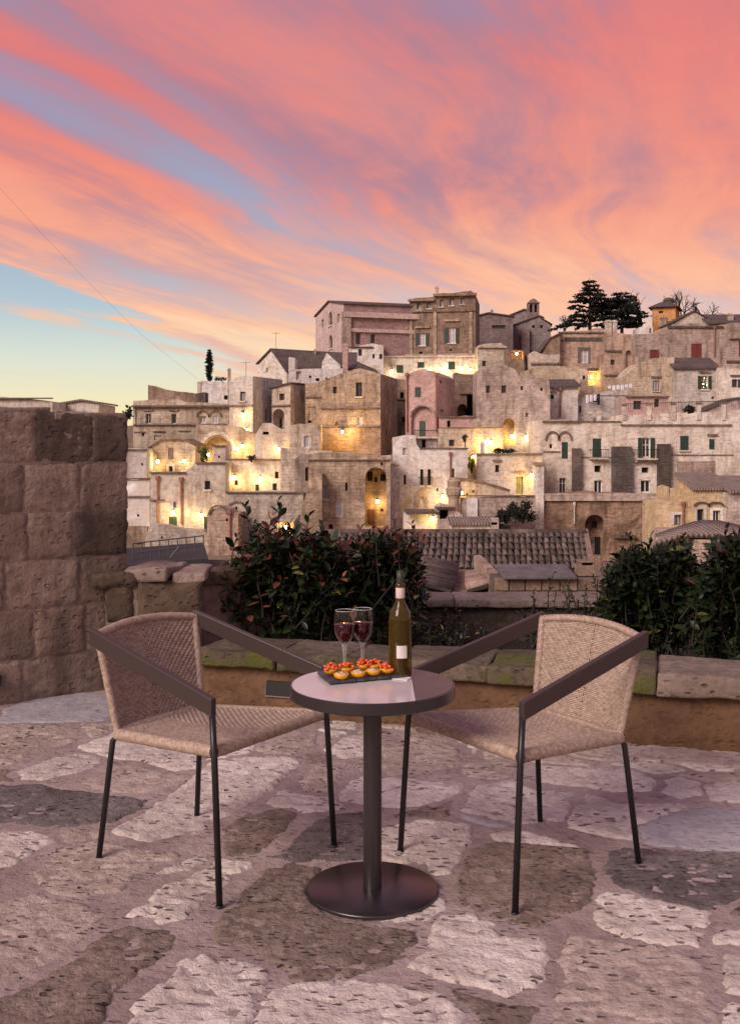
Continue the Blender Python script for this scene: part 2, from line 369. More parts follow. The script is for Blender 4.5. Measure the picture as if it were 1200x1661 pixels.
def facade_cells(P, zb, ops):
    """front sheet of a wall with its openings cut out: list of (u, z, d) polygons"""
    out = []
    cuts = sorted(set([round(p[0], 4) for p in P] + [round(q, 4) for o in ops for q in (o['u0'], o['u1'])]))
    lo, hi = round(P[0][0], 4), round(P[-1][0], 4)
    cuts = [c for c in cuts if lo <= c <= hi]
    def top(a, b):
        for (ua, za), (ub, zb_) in zip(P, P[1:]):
            if ub - ua > 1e-3 and ua - 1e-3 <= a and b <= ub + 1e-3:
                g = lambda q: za + (zb_ - za) * (q - ua) / (ub - ua)
                return g(a), g(b)
        return P[-1][1], P[-1][1]
    for a, b in zip(cuts, cuts[1:]):
        if b - a < 1e-3: continue
        ta, tb = top(a, b); z = zb
        for o in sorted([o for o in ops if o['u0'] <= a + 1e-3 and o['u1'] >= b - 1e-3], key=lambda o: o['z0']):
            if o['z0'] > z + 1e-3: out.append([(a, z, 0), (b, z, 0), (b, o['z0'], 0), (a, o['z0'], 0)])
            z = o['z1']
        if min(ta, tb) > z: out.append([(a, z, 0), (b, z, 0), (b, tb, 0), (a, ta, 0)])
    for o in ops:
        u0, u1, z0, z1, d = o['u0'], o['u1'], o['z0'], o['z1'], o['d']
        zs = z1
        if o['arch']:
            w = (u1 - u0) / 2; rise = min(w, (z1 - z0) * .6); zs = z1 - rise; n = 7; uc = (u0 + u1) / 2
            arc = [(uc - w * math.cos(math.pi * k / (2 * n)), zs + rise * math.sin(math.pi * k / (2 * n))) for k in range(n + 1)]
            arc += [(2 * uc - p[0], p[1]) for p in arc[-2::-1]]
            for p, q in zip(arc[:n], arc[1:n + 1]): out.append([(u0, z1, 0), (p[0], p[1], 0), (q[0], q[1], 0)])
            for p, q in zip(arc[n:], arc[n + 1:]): out.append([(u1, z1, 0), (p[0], p[1], 0), (q[0], q[1], 0)])
            for p, q in zip(arc, arc[1:]): out.append([(p[0], p[1], 0), (q[0], q[1], 0), (q[0], q[1], d), (p[0], p[1], d)])
            o['arc'] = arc
        else: out.append([(u0, z1, 0), (u1, z1, 0), (u1, z1, d), (u0, z1, d)])
        out.append([(u0, z0, 0), (u1, z0, 0), (u1, z0, d), (u0, z0, d)])
        for u in (u0, u1): out.append([(u, z0, 0), (u, zs, 0), (u, zs, d), (u, z0, d)])
        if o['niche']:
            if o['arch']: out.append([(u0, z0, d), (u1, z0, d)] + [(p[0], p[1], d) for p in o['arc'][::-1]])
            else: out.append([(u0, z0, d), (u1, z0, d), (u1, z1, d), (u0, z1, d)])
    return out

OPDEF = dict(win=.30, shut=.12, oshut=.24, door=.28, hole=.45, niche=.9, lit=.3, pane=.12)
def ragged(P, seed):
    """worn, uneven wall tops: short steps and dips along every straight run"""
    rg = random.Random(seed); out = [P[0]]
    for (ua, za), (ub, zb) in zip(P, P[1:]):
        n = int((ub - ua) / .85)
        for k in range(1, n):
            t = (k + rg.uniform(-.3, .3)) / n; out.append((ua + (ub - ua) * t, za + (zb - za) * t + rg.choice((0, 0, -.05, .05, -.10, .08)) + rg.gauss(0, .02)))
        out.append((ub, zb))
    return out
class House:
    def __init__(h, name, label, Y, prof, ybase, mat, depth=7.0, yaw=0.0, ops=(), rops=(), rtop=None, cat='house', group=None, roof=None, foot=4.5, roofmat='roof', rmat=None):
        yaw = R(yaw); h.pl = Plane(prof[0][0], Y, yaw); h.yaw = yaw
        P = [h.pl.uz(*p) for p in prof]; P = P if roof else ragged(P, len(label) + Y * 7.3); h.zb = h.pl.uz(prof[0][0], ybase)[1]
        h.P = P; h.W = P[-1][0]; h.depth = depth; h.mat = mat
        h.e = empty(name, (h.pl.X0, h.pl.Y0, h.zb), yaw, label, cat, group)
        h.fr = lambda u, z, d: (u, d, z - h.zb)
        h.rt = lambda u, z, d: (h.W - d, u, z - h.zb)
        h.rpl = Plane(0, 1, 0); a = yaw + math.pi / 2
        h.rpl.X0 = h.pl.X0 + h.W * h.pl.c; h.rpl.Y0 = h.pl.Y0 + h.W * h.pl.s; h.rpl.c = math.cos(a); h.rpl.s = math.sin(a)
        
        for k in range(max(2, int(h.W / 3)) + 1):
            q = h.W * k / max(2, int(h.W / 3))
            for dd in (-.3, depth * .6): BASES.append(Vector((h.pl.X0 + q * h.pl.c - dd * h.pl.s, h.pl.Y0 + q * h.pl.s + dd * h.pl.c, h.zb)))
        FRONTS.append((h.pl.X0, h.pl.X0 + h.W * h.pl.c, min(h.pl.Y0, h.pl.Y0 + h.W * h.pl.s), h.zb))
        m = MB(); zf = h.zb - foot
        fo = h.read_ops(ops, h.pl); ro = h.read_ops(rops, h.rpl)
        for c in facade_cells(P, zf, fo): m.add([h.fr(*q) for q in c], [tuple(range(len(c)))])
        RP = [(0, P[-1][1]), (depth, P[-1][1])]
        for c in facade_cells(RP, zf, ro): m.add([h.rt(*q) for q in c], [tuple(range(len(c)))], 1 if rmat else 0)
        zt = P[0][1]; m.quad((0, 0, zf - h.zb), (0, depth, zf - h.zb), (0, depth, zt - h.zb), (0, 0, zt - h.zb))
        for (ua, za), (ub, zb2) in zip(P, P[1:]):
            if abs(ub - ua) > 1e-3 or abs(za - zb2) > 1e-3:
                m.quad((ua, 0, za - h.zb), (ub, 0, zb2 - h.zb), (ub, depth, zb2 - h.zb), (ua, depth, za - h.zb))
            if ub - ua > 1e-3:
                m.quad((ua, depth, zf - h.zb), (ub, depth, zf - h.zb), (ub, depth, zb2 - h.zb), (ua, depth, za - h.zb))
        h.wall = m.build('wall', [M[mat], M[rmat]] if rmat else M[mat], h.e, recalc=False)
        for o in fo: h.fill(o, h.fr)
        for o in ro: h.fill(o, h.rt)
        if roof == 'tile':
            m = MB()
            for (ua, za), (ub, zb2) in zip(P, P[1:]):
                if ub - ua < 1e-3: continue
                t, ov = .16, .22; q = []
                for z in (.004, t):
                    q += [(ua - (ov if ua == 0 else 0), -ov, za - h.zb + z), (ub + (ov if ub == h.W else 0), -ov, zb2 - h.zb + z), (ub + (ov if ub == h.W else 0), depth + ov, zb2 - h.zb + z), (ua - (ov if ua == 0 else 0), depth + ov, za - h.zb + z)]
                m.hexa(q)
            m.build('roof', M[roofmat], h.e)
        elif isinstance(roof, tuple):           # slope rising away from the front: (photo row of the ridge, run)
            yr, run = roof; Yr = h.pl.Y0 + run * h.pl.c; zr = CH - (yr - HY) / F * Yr; z0 = max(P[0][1], P[-1][1]); m = MB(); q = []
            z0a, z0b = P[0][1] - h.zb, P[-1][1] - h.zb; zr -= h.zb
            for t in (.004, .2): q += [(-.25, -.3, z0a + t), (h.W + .25, -.3, z0b + t), (h.W + .25, run, zr + t), (-.25, run, zr + t)]
            m.hexa(q); m.build('roof', M[roofmat], h.e)
            m = MB()
            for u, zz in ((0, z0a), (h.W, z0b)): m.add([(u, 0, zz), (u, run, zr), (u, run, zz)], [(0, 1, 2)])
            m.quad((0, run, z0a), (h.W, run, z0b), (h.W, run, zr), (0, run, zr)); m.build('gable', M[mat], h.e)
    def read_ops(h, ops, pl):
        out = []
        for o in ops:
            k = dict(o[5]) if len(o) > 5 else {}
            u0, z1 = pl.uz(o[1], o[2]); u1, _ = pl.uz(o[3], o[2]); _, z0 = pl.uz((o[1] + o[3]) / 2, o[4]); _, z1 = pl.uz((o[1] + o[3]) / 2, o[2])
            k.update(kind=o[0], u0=min(u0, u1), u1=max(u0, u1), z0=z0, z1=z1); k.setdefault('d', OPDEF[o[0]]); k.setdefault('arch', False)
            k['niche'] = o[0] == 'niche'; out.append(k)
        return out
    def fill(h, o, fm):
        u0, u1, z0, z1, d, kd = o['u0'], o['u1'], o['z0'], o['z1'], o['d'], o['kind']
        w, hh = u1 - u0, z1 - z0
        def bx(m, a, b, c, e, d0, d1):
            p = [fm(a, c, d0), fm(b, c, d0), fm(b, c, d1), fm(a, c, d1), fm(a, e, d0), fm(b, e, d0), fm(b, e, d1), fm(a, e, d1)]; m.hexa(p)
        if kd in ('win', 'oshut', 'pane', 'lit', 'hole'):
            pm = o.get('pane', {'win': 'glass', 'oshut': 'curtain', 'pane': 'curtain', 'lit': 'lit', 'hole': 'black'}[kd])
            fmn = o.get('frame', 'wframe' if kd in ('oshut', 'pane') else 'bframe')
            m = MB(); ft = min(.09, w * .12)
            for a, b, c, e in ((u0, u0 + ft, z0, z1), (u1 - ft, u1, z0, z1), (u0 + ft, u1 - ft, z1 - ft, z1), (u0 + ft, u1 - ft, z0, z0 + ft)): bx(m, a, b, c, e, d - .06, d + .02)
            if kd != 'hole':
                if w > .55: bx(m, (u0 + u1) / 2 - ft * .45, (u0 + u1) / 2 + ft * .45, z0 + ft, z1 - ft, d - .05, d + .01)
                if hh > 1.3 and kd != 'lit': bx(m, u0 + ft, u1 - ft, z0 + hh * .62, z0 + hh * .62 + ft * .7, d - .045, d + .01)
            wnd = m.build('window', M[fmn], h.e)
            m = MB(); m.quad(fm(u0, z0, d), fm(u1, z0, d), fm(u1, z1, d), fm(u0, z1, d)); m.build('pane', M[pm], wnd)
        if kd in ('shut', 'door'):
            pm = o.get('mat', 'green' if kd == 'shut' else 'wood'); m = MB(); c = (u0 + u1) / 2
            leaves = [(u0, c - .015), (c + .015, u1)] if w > .6 else [(u0, u1)]
            for a, b in leaves:
                bx(m, a, b, z0, z1, d - .05, d); n = 4
                for k in range(n):        # raised panels or slats
                    za = z0 + hh * (k + .12) / n; zb = z0 + hh * (k + .88) / n; bx(m, a + .08, b - .08, za, zb, d - .075, d - .051)
            m.build('shutter' if kd == 'shut' else 'door', M[pm], h.e)
            m = MB(); m.quad(fm(u0, z0, d + .01), fm(u1, z0, d + .01), fm(u1, z1, d + .01), fm(u0, z1, d + .01)); m.build('backing', M['black'], h.e)
        if kd == 'oshut':
            for a, b in ((u0 - w * .5, u0 - .02), (u1 + .02, u1 + w * .5)):
                m = MB(); bx(m, a, b, z0, z1, -.09, -.04)
                for k in range(6): bx(m, a + .06, b - .06, z0 + hh * (k + .15) / 6, z0 + hh * (k + .8) / 6, -.11, -.091)
                m.build('shutter', M[o.get('mat', 'green')], h.e)
        if o.get('sill'):
            m = MB(); bx(m, u0 - .12, u1 + .12, z0 - .14, z0 - .003, -.14, .1); m.build('sill', M['pale'], h.e)
        if o.get('hood'):
            m = MB(); bx(m, u0 - .2, u1 + .2, z1 + .28, z1 + .46, -.16, .02); m.build('hood', M['ledge'], h.e)
        if o.get('surround'):
            m = MB(); s = .22
            for a, b, c, e in ((u0 - s, u0 - .004, z0, z1 + s), (u1 + .004, u1 + s, z0, z1 + s), (u0 - .004, u1 + .004, z1 + .004, z1 + s)): bx(m, a, b, c, e, -.05, .03)
            m.build('surround', M[o['surround']], h.e)
    def box(h, name, x0, y0, x1, y1, out=.15, mat='ledge', back=.02, bev=0):
        u0, z1 = h.pl.uz(x0, y0); u1, _ = h.pl.uz(x1, y0); _, z0 = h.pl.uz((x0 + x1) / 2, y1); _, z1 = h.pl.uz((x0 + x1) / 2, y0)
        m = MB(); m.box(u0, u1, -out, back, z0 - h.zb, z1 - h.zb); return m.build(name, M[mat], h.e)
    def ledge(h, x0, x1, y, t=3, out=.22, mat='ledge'): return h.box('ledge', x0, y, x1, y + t, out, mat)
    def pipe(h, x, y0, y1, r=.09, mat='pipe'):
        u, za = h.pl.uz(x, y0); _, zb = h.pl.uz(x, y1); m = MB(); za -= h.zb; zb -= h.zb
        m.tube([(u, -r - .03, zb), (u, -r - .03, za)], r, 6); m.lathe([(r, 0), (r * 2.2, .22), (r * 2.2, .42), (0, .42)], 6, (u, -r - .05, za)); return m.build('downpipe', M[mat], h.e)
    def chimney(h, x0, y0, x1, y1, d=2.0, mat='pinkbrick', cap=True, name='chimney'):
        Yc = h.pl.Y0 + d; a, b = at(x0, y0, Yc), at(x1, y1, Yc); m = MB(); w = b.x - a.x
        inv = Matrix.Rotation(-h.yaw, 3, 'Z'); c = inv @ (Vector(((a.x + b.x) / 2, Yc, 0)) - Vector((h.pl.X0, h.pl.Y0, 0)))
        z0, z1 = b.z - h.zb, a.z - h.zb
        m.box(c.x - w / 2, c.x + w / 2, c.y - w / 2, c.y + w / 2, z0 - .6, z1 - (.25 if cap else 0))
        if cap:
            m.box(c.x - w * .62, c.x + w * .62, c.y - w * .62, c.y + w * .62, z1 - .25, z1 - .12); m.box(c.x - w * .4, c.x + w * .4, c.y - w * .4, c.y + w * .4, z1 - .12, z1)
        return m.build(name, M[mat], h.e)
    def arcs(h, x0, x1, y0, y1, n=1, t=.18, out=.14, mat='ledge', name='arch_moulding'):
        for i in range(n):
            a = x0 + (x1 - x0) * i / n; b = x0 + (x1 - x0) * (i + 1) / n
            u0, zt = h.pl.uz(a, y0); u1, _ = h.pl.uz(b, y0); _, zs = h.pl.uz(a, y1); w = (u1 - u0) / 2 - .02; uc = (u0 + u1) / 2; m = MB(); k = 10
            for j in range(k):
                q = []
                for d in (-out, .02):
                    for th, r in ((math.pi * j / k, 1), (math.pi * (j + 1) / k, 1), (math.pi * (j + 1) / k, 1 + t / w), (math.pi * j / k, 1 + t / w)):
                        q.append((uc - w * r * math.cos(th), d, zs - h.zb + (zt - zs) * r * math.sin(th)))
                m.hexa(q)
            m.build(name, M[mat], h.e)
    def balcony(h, x0, x1, y, yr, out=.75, mat='pale'):
        u0, z = h.pl.uz(x0, y); u1, _ = h.pl.uz(x1, y); _, zr = h.pl.uz(x0, yr); z -= h.zb; zr -= h.zb; m = MB()
        m.box(u0, u1, -out, .02, z - .16, z); b = m.build('balcony', M[mat], h.e); m = MB()
        m.tube([(u0, -.02, zr), (u0, -out + .04, zr), (u1, -out + .04, zr), (u1, -.02, zr)], .03, 5)
        n = max(4, int((u1 - u0) / .16))
        for i in range(n + 1): m.tube([(u0 + (u1 - u0) * i / n, -out + .04, z), (u0 + (u1 - u0) * i / n, -out + .04, zr)], .016, 4)
        m.build('railing', M['iron'], b)

H = House
G = 'houses of the hill town'
# ---- far left roofs seen over the terrace wall
h = H('flat_roofed_house', 'long low pale house showing over the tall terrace wall', 88, [(-30, 643), (20, 646), (85, 651)], 700, 'pale', 6)
h.ledge(-30, 86, 645, 2, .3)
h = H('flat_roofed_house', 'small pale gabled house showing over the tall terrace wall', 92, [(100, 656), (132, 650), (160, 655)], 700, 'pale', 6, roof='tile', roofmat='roofw')
# ---- left column
h = H('old_palace', 'long cream stone palace with cornice and two pairs of tall windows under a ruined wall', 105, [(216, 650), (270, 648), (365, 655), (388, 658)], 742, 'cream', 7, ops=[
    ('win', 236, 671, 245, 687, dict(frame='wframe', hood=True, sill=True)), ('win', 277.5, 671, 286, 687, dict(frame='wframe', hood=True, sill=True)),
    ('win', 323, 675, 334, 687, dict(pane='curtain', frame='wframe')), ('pane', 344, 675, 354, 687), ('hole', 371, 681, 375, 687), ('hole', 230, 701, 234, 707),
    ('niche', 250, 706, 262, 714, dict(d=.12))])
h.ledge(214, 389, 657.5, 3, .4); h.ledge(217, 366, 687, 2.5, .25); h.ledge(217, 236, 700, 1.5, .12); h.ledge(248, 268, 699, 1.5, .15); h.ledge(290, 308, 698, 1.5, .15)
h.arcs(320, 338, 667, 676, 1, .14); h.arcs(340, 358, 667, 676, 1, .14)
h.box('pilaster', 216, 661, 220, 687, .15, 'cream')
h = H('ruined_wall', 'dark sloping ruined wall standing on the cream palace roof', 109, [(240, 624), (252, 626), (290, 635), (318, 638), (330, 636)], 664, 'brown', .8, cat='wall')
h = H('roof_tank_shed', 'small dark shed on the cream palace roof beside the white cube', 108, [(318, 638), (333, 636)], 664, 'dark', 2, cat='shed')
h = H('arched_retaining_wall', 'lamplit retaining wall with a wide blind arch below the cream palace', 101, [(318, 689), (366, 690), (388, 692), (404, 700), (440, 712)], 765, 'cream', 3, ops=[('niche', 331, 708, 375, 752, dict(d=.8, arch=True))], cat='wall')
h.arcs(328, 378, 705, 731, 1, .35, .12, 'pale')
h = H('gabled_house', 'low house with curved gable, grey shutter and two wall lamps', 96, [(236, 734), (250, 722), (262, 714), (300, 714), (317, 723)], 780, 'cream', 4, ops=[
    ('shut', 273, 726, 281, 745, dict(mat='greydoor', sill=True)), ('win', 274, 756, 280, 765, dict(surround='white'))], roof='tile', roofmat='ledge')
h = H('flat_roofed_house', 'narrow bare house beside the low curved gable house', 93, [(203, 728), (238, 728)], 782, 'pale', 4, ops=[('hole', 229, 751, 232, 755)])
h.ledge(203, 239, 728, 2)
h = H('terrace_block', 'small cubic stone block with one square hole beside the lit garden niche', 92, [(346, 722), (366, 722)], 760, 'pale', 2.5, ops=[('hole', 353.5, 739, 357, 743)], cat='outbuilding')
h.ledge(345, 367, 722, 2)
h = H('corner_house', 'tall bare house with two terracotta downpipes and a green lamplit door', 88, [(244, 767), (300, 765.5), (318, 751), (366, 750)], 862, 'pale', 4.0, ops=[
    ('win', 332, 780, 341, 794, dict(sill=True)), ('niche', 281, 814, 285.5, 823, dict(d=.25)), ('shut', 274, 838, 287, 857), ('door', 331, 838, 336.5, 862, dict(mat='green'))])
h.ledge(243, 301, 765, 2.2); h.ledge(317, 367, 749.5, 2.2); h.pipe(256, 780, 849); h.pipe(294, 782, 849); h.ledge(243, 268, 810, 2, .2)
h = H('stained_house', 'stained pale house in two steps at the end of the tall terrace wall', 89, [(200, 776), (243, 776)], 880, 'white', 5, ops=[('hole', 222, 834, 226, 838)])
h.ledge(200, 244, 775, 2); h.ledge(200, 244, 804, 2.2); h.box('plinth', 200, 853, 240, 880, .3, 'tufa')
h = H('terrace_wall', 'lamplit yellowish garden wall below the house with two downpipes', 84, [(236, 872), (244, 849), (272, 852), (290, 857), (330, 860), (338, 868), (350, 884)], 894, 'cream', 1.2, ops=[('hole', 261, 870, 264, 874)], cat='wall')
h = H('vaulted_house', 'rough masonry house with a vaulted roofline and brown pipe behind the leafy shrub', 83, [(336, 833), (345, 826), (358, 823), (370, 828), (376, 834), (386, 834)], 898, 'pinkbrick', 4, ops=[('hole', 366.5, 841, 370, 846)])
h.pipe(373, 836, 890); h.arcs(341, 368, 822, 834, 1, .18)
# ---- middle left
h = H('long_house', 'long pale house with four small dark openings and two wall lamps', 92, [(366, 745.5), (420, 744), (480, 742)], 805, 'pale', 4, ops=[
    ('win', 380, 779, 386, 787), ('win', 446, 765, 451.5, 776), ('door', 414, 786, 420, 798, dict(mat='green')), ('door', 442, 784, 449, 798, dict(mat='green'))])
h.ledge(365, 481, 744, 2, .15)
h = H('lower_house', 'blank pale lower house front with a bright lamplit doorway', 87, [(366, 799), (415, 799), (416, 798), (492, 800)], 882, 'cream', 3.5, ops=[('niche', 450, 847, 476, 880, dict(d=1.6)), ('hole', 381, 822, 385, 828)])
h.ledge(366, 493, 797.5, 2); h.arcs(368, 400, 815, 828, 1, .15)
h = H('rock_stump', 'dark square rock stump beside the bright lamplit doorway', 84, [(477, 846), (482, 839), (494, 838), (499, 846)], 882, 'dark', 2, cat='rock')
h = H('stair_house', 'shadowed house front with one tall dark doorway beside a sloping buttress', 89, [(478, 745), (488, 737), (520, 737)], 812, 'pinkbrick', 3, ops=[('door', 495, 758, 504.5, 780, dict(mat='iron'))])
h = H('arched_house', 'big brown stone house with a deep tall arch, lamp and red door inside', 84, [(500, 737), (540, 735), (560, 737), (600, 738), (633, 742)], 878, 'tufa', 4.5, ops=[
    ('niche', 592, 758, 627, 856, dict(d=2.0, arch=True)), ('win', 523, 786, 532, 809, dict(frame='wframe', pane='curtain', sill=True)), ('pane', 545, 811, 556, 838, dict(frame='wframe', arch=True)),
    ('hole', 560, 783, 563.5, 796), ('hole', 533, 850, 540, 864, dict(arch=True)), ('hole', 617, 750, 620.5, 755)])
h.ledge(500, 634, 745, 2.2, .15)
def inner(h, name, x0, y0, x1, y1, d, mat, t=.06):
    s = (h.pl.Y0 + d) ; a = at(x0, y0, s); b = at(x1, y1, s); inv = Matrix.Rotation(-h.yaw, 3, 'Z')
    o = Vector((h.pl.X0, h.pl.Y0, 0)); p = inv @ (Vector((a.x, s, 0)) - o); q = inv @ (Vector((b.x, s, 0)) - o); m = MB()
    m.box(p.x, q.x, d - t, d - .004, b.z - h.zb, a.z - h.zb); return m.build(name, M[mat], h.e)
inner(h, 'door', 597, 826, 608, 850, 2.0, 'wood'); inner(h, 'window', 596, 765, 604, 780, 2.0, 'black'); inner(h, 'window', 607, 774, 612, 782, 2.0, 'black'); inner(h, 'window', 617, 769, 625, 780, 2.0, 'black'); inner(h, 'window', 617, 825, 621, 829, 2.0, 'black')
h = H('sloping_buttress', 'sloping brown buttress leaning against the big arched stone house', 82, [(484, 862), (490, 822), (499, 792), (512, 771), (522, 768)], 880, 'tufa', 2.0, cat='buttress')
h = H('stepped_parapet', 'stepped stone parapet in front of the lamplit tower house wall', 91, [(455, 726), (503, 727), (503, 731), (540, 731), (540, 733.5), (572, 733.5), (572, 737), (634, 738.5)], 755, 'cream', 1.0, cat='wall')
h = H('tower_house', 'large tufa tower house with a brown gable and lamplit lower wall', 103, [(495, 622), (522, 617), (560, 603), (583, 597), (600, 601), (617, 607)], 745, 'tufa', 7.5, yaw=-14, ops=[
    ('win', 540, 627, 546, 638), ('win', 577, 620, 587, 643, dict(sill=True)), ('pane', 580, 676, 587.5, 690, dict(sill=True)), ('niche', 544, 683, 548, 690, dict(d=.25)), ('niche', 583, 712, 588.5, 722, dict(d=.3, arch=True)),
    ('niche', 500, 660, 512, 682, dict(d=.12)), ('hole', 499, 682, 505, 686)])
h.ledge(521, 618, 661, 2, .2); h.ledge(521, 618, 690.5, 2, .2); h.ledge(495, 521, 643, 2, .2); h.box('base_course', 521, 693, 617.5, 740, .03, 'brown', .0)
h = H('pale_terrace_house', 'small cream house with one white shuttered window left of the street lamp', 98, [(470, 690), (485, 687), (520, 688)], 738, 'cream', 3, ops=[('pane', 493, 707, 502, 726, dict(surround='pale'))])
h = H('recessed_house', 'dark brown house front in the gap behind the tower house', 112, [(588, 606), (630, 612), (662, 616)], 742, 'brown', 5, ops=[('hole', 649, 636, 655, 646), ('hole', 652, 676, 657, 685), ('niche', 626, 690, 640, 735, dict(d=1.0, arch=True))])
h.ledge(633, 662, 646, 2)
h = H('lean_to_house', 'pale house with sloping roof above a dark arched porch', 104, [(441, 631), (456, 626), (471, 622.5)], 712, 'pale', 6, yaw=-28, ops=[('win', 453, 638, 461, 649), ('niche', 442.5, 663, 461, 702, dict(d=1.4, arch=True))], roof='tile')
h.ledge(441, 471, 656.5, 2.2); inner(h, 'door', 449.5, 679, 461, 701, 1.45, 'black', .2)
h = H('corner_lamp_house', 'pale house with one window above a lamplit corner wall', 103.5, [(372, 618), (382, 612), (410, 610)], 722, 'pale', 6, yaw=-24, ops=[('win', 389, 635, 398, 650, dict(pane='curtain', sill=True)), ('hole', 391, 665, 396, 670)], rops=[('hole', 430, 664, 436, 684)])
h.ledge(371, 411, 656.5, 2.2)
h = H('stair_landing', 'white stepped landing wall with a dark cellar opening beside the arched porch', 99, [(413, 707), (426, 686), (440, 686), (452, 694), (470, 700), (488, 704)], 752, 'pale', 2.0, ops=[('hole', 426, 700, 436, 705)], cat='wall')
h = H('roof_cube', 'white flat cube house beside the cypress tree', 113, [(326, 617), (360, 618)], 664, 'white', 4); h.box('parapet', 320, 619, 326, 640, .1, 'pale', 1.0)
h = H('roof_cube', 'pale block house with the thin brown chimney', 111, [(360, 621), (377, 618)], 668, 'pale', 4, ops=[('hole', 363, 641, 371, 648)]); h.chimney(369.5, 597, 374, 655, -.4)
h = H('dark_roofed_house', 'house with a white gable end and a wide dark roof below the pink church', 119, [(419, 591), (441, 567), (465, 604)], 618, 'pale', 12, yaw=-56, roof='tile', ops=[('hole', 431.5, 596, 434.5, 604)])
h = H('low_white_house', 'low white house with a square chimney stack below the dark roof', 108, [(468, 579), (478.5, 580), (478.5, 599), (492, 598), (556, 597)], 632, 'white', 4, ops=[('niche', 480, 602, 488, 616, dict(d=.3)), ('hole', 512, 613, 518, 618), ('hole', 501, 609, 505, 613), ('hole', 528, 612, 531, 615)])
h = H('low_dark_roofed_house', 'low house of dark sloping tiles behind the low white house', 113, [(478, 600), (575, 600)], 622, 'pale', 5, roof=(574, 4.5)); h.chimney(555.5, 557, 564, 602, -1.0, 'pinkplaster'); h.chimney(509, 566, 513, 574, 4.0)
h = H('white_gable_house', 'small white gable between dark roofs in front of the pink church', 111.6, [(522, 588), (530, 572), (552, 592)], 604, 'white', .9)
# ---- pink church, palace on the summit
h = H('pink_church', 'tall pink gabled church with arched windows and a long mauve side', 135, [(512, 514), (534.5, 489), (557.5, 493)], 604, 'palepink', 15, yaw=-73, roof='tile', rmat='mauve2', ops=[
    ('win', 533, 505, 538.5, 528, dict(arch=True, sill=True)), ('win', 547, 509, 550.5, 523), ('win', 521, 518, 524.8, 531), ('win', 533.5, 543, 539, 565, dict(arch=True, sill=True))],
    rops=[('win', 577, 540, 585, 558, dict(d=.3)), ('win', 601, 542, 608.5, 556, dict(d=.3))])
m = MB(); z = h.P[-1][1] - h.zb; m.box(h.W + .003, h.W + .5, .0, 15, z - 1.5, z - .9); m.box(h.W + .003, h.W + .25, .0, 15, z - 3.2, z - 2.8); m.build('cornice', M['palepink'], h.e)
m = MB(); m.box(h.W + .003, h.W + .35, -.3, .8, -1, z - .9); m.build('corner_pier', M['pinkbrick'], h.e)
h = H('white_house', 'bright white house tucked between the pink church and the summit palace', 121, [(566, 566), (590, 559), (604, 557), (622, 560)], 612, 'white', 5, ops=[('win', 581, 566, 587, 577), ('win', 615, 574, 620, 582), ('hole', 604, 574, 607.5, 581)]); h.ledge(565, 605, 562, 2, .2, 'roof')
h = H('summit_palace', 'big brown stone palace with an attic floor and three shuttered windows', 125, [(622, 523), (645, 512), (664, 505), (664, 485), (704, 481), (704, 477), (764, 471), (771, 477)], 612, 'brown', 9, yaw=-9, ops=[
    ('oshut', 642.5, 541, 653.5, 557, dict(sill=True)), ('oshut', 679.5, 540, 690, 560, dict(sill=True)), ('oshut', 727, 531, 738.5, 556, dict(sill=True)),
    ('win', 676, 492, 683, 502, dict(pane='curtain', sill=True)), ('win', 692, 490, 700, 500, dict(pane='curtain', sill=True)), ('win', 713, 486, 719, 497, dict(pane='curtain', sill=True)), ('win', 729, 484, 736, 495, dict(pane='curtain', sill=True)), ('win', 747, 483, 753, 493, dict(pane='curtain', sill=True)),
    ('hole', 680, 570, 685, 574), ('hole', 729, 566, 733, 569), ('hole', 763, 501, 767, 508)])
h.ledge(662, 705, 485, 3.5, .45, 'brown'); h.ledge(703, 773, 476, 4, .5, 'brown'); h.ledge(664, 771, 503, 2.5, .2, 'brown'); h.ledge(622, 664, 524, 2, .15, 'brown'); h.ledge(622, 770, 574, 3, .25, 'tufa')
for x in (664, 703, 761): h.box('pilaster', x, 506, x + 5, 574, .14, 'tufa')
for x0, x1, y in ((636, 662, 531), (674, 697, 529), (721, 745, 518)): h.box('window_pediment', x0, y, x1, y + 3, .25, 'tufa')
h.chimney(706, 464, 711, 476, 1.0)
h = H('plastered_base', 'long plastered lower floor with uplights and green shutters under the brown palace', 122.5, [(619, 580), (662, 578), (704, 577), (800, 573)], 618, 'pale', 2.2, ops=[
    ('shut', 643, 592, 654, 604.5), ('shut', 677, 587, 688, 596.5), ('shut', 727, 586, 738, 599)], cat='house')
h.ledge(619, 801, 577, 2, .2, 'pale')
h = H('cream_terrace_house', 'cream terraced house with a small window at the palace corner', 120, [(775, 560), (812, 556), (821, 562)], 618, 'cream', 5, ops=[('win', 782, 585, 788, 594)]); h.ledge(774, 822, 562, 2, .3, 'cream')
h = H('dark_annex', 'mauve annex with a dark window between the palace and the grey church', 140, [(778, 512), (792, 508), (832, 514)], 588, 'mauve', 6, ops=[('win', 798, 527, 820, 533)], roof='tile'); h.chimney(796, 502, 799.5, 510, 3)
h = H('grey_church', 'grey church with two round windows and a twin bell gable', 144, [(824, 532), (872, 513), (893, 527)], 590, 'mauve', 9, yaw=-6, roof='tile', ops=[('hole', 863, 527, 867, 531.5), ('hole', 876, 527, 880, 531.5)])
h.box('buttress', 845, 534, 858, 578, .8, 'mauve')
h = H('church_nave', 'plain grey nave wall with a shallow gable behind the grey church', 154, [(823, 514), (850, 502), (880, 516)], 590, 'mauve', 6, roof='tile')
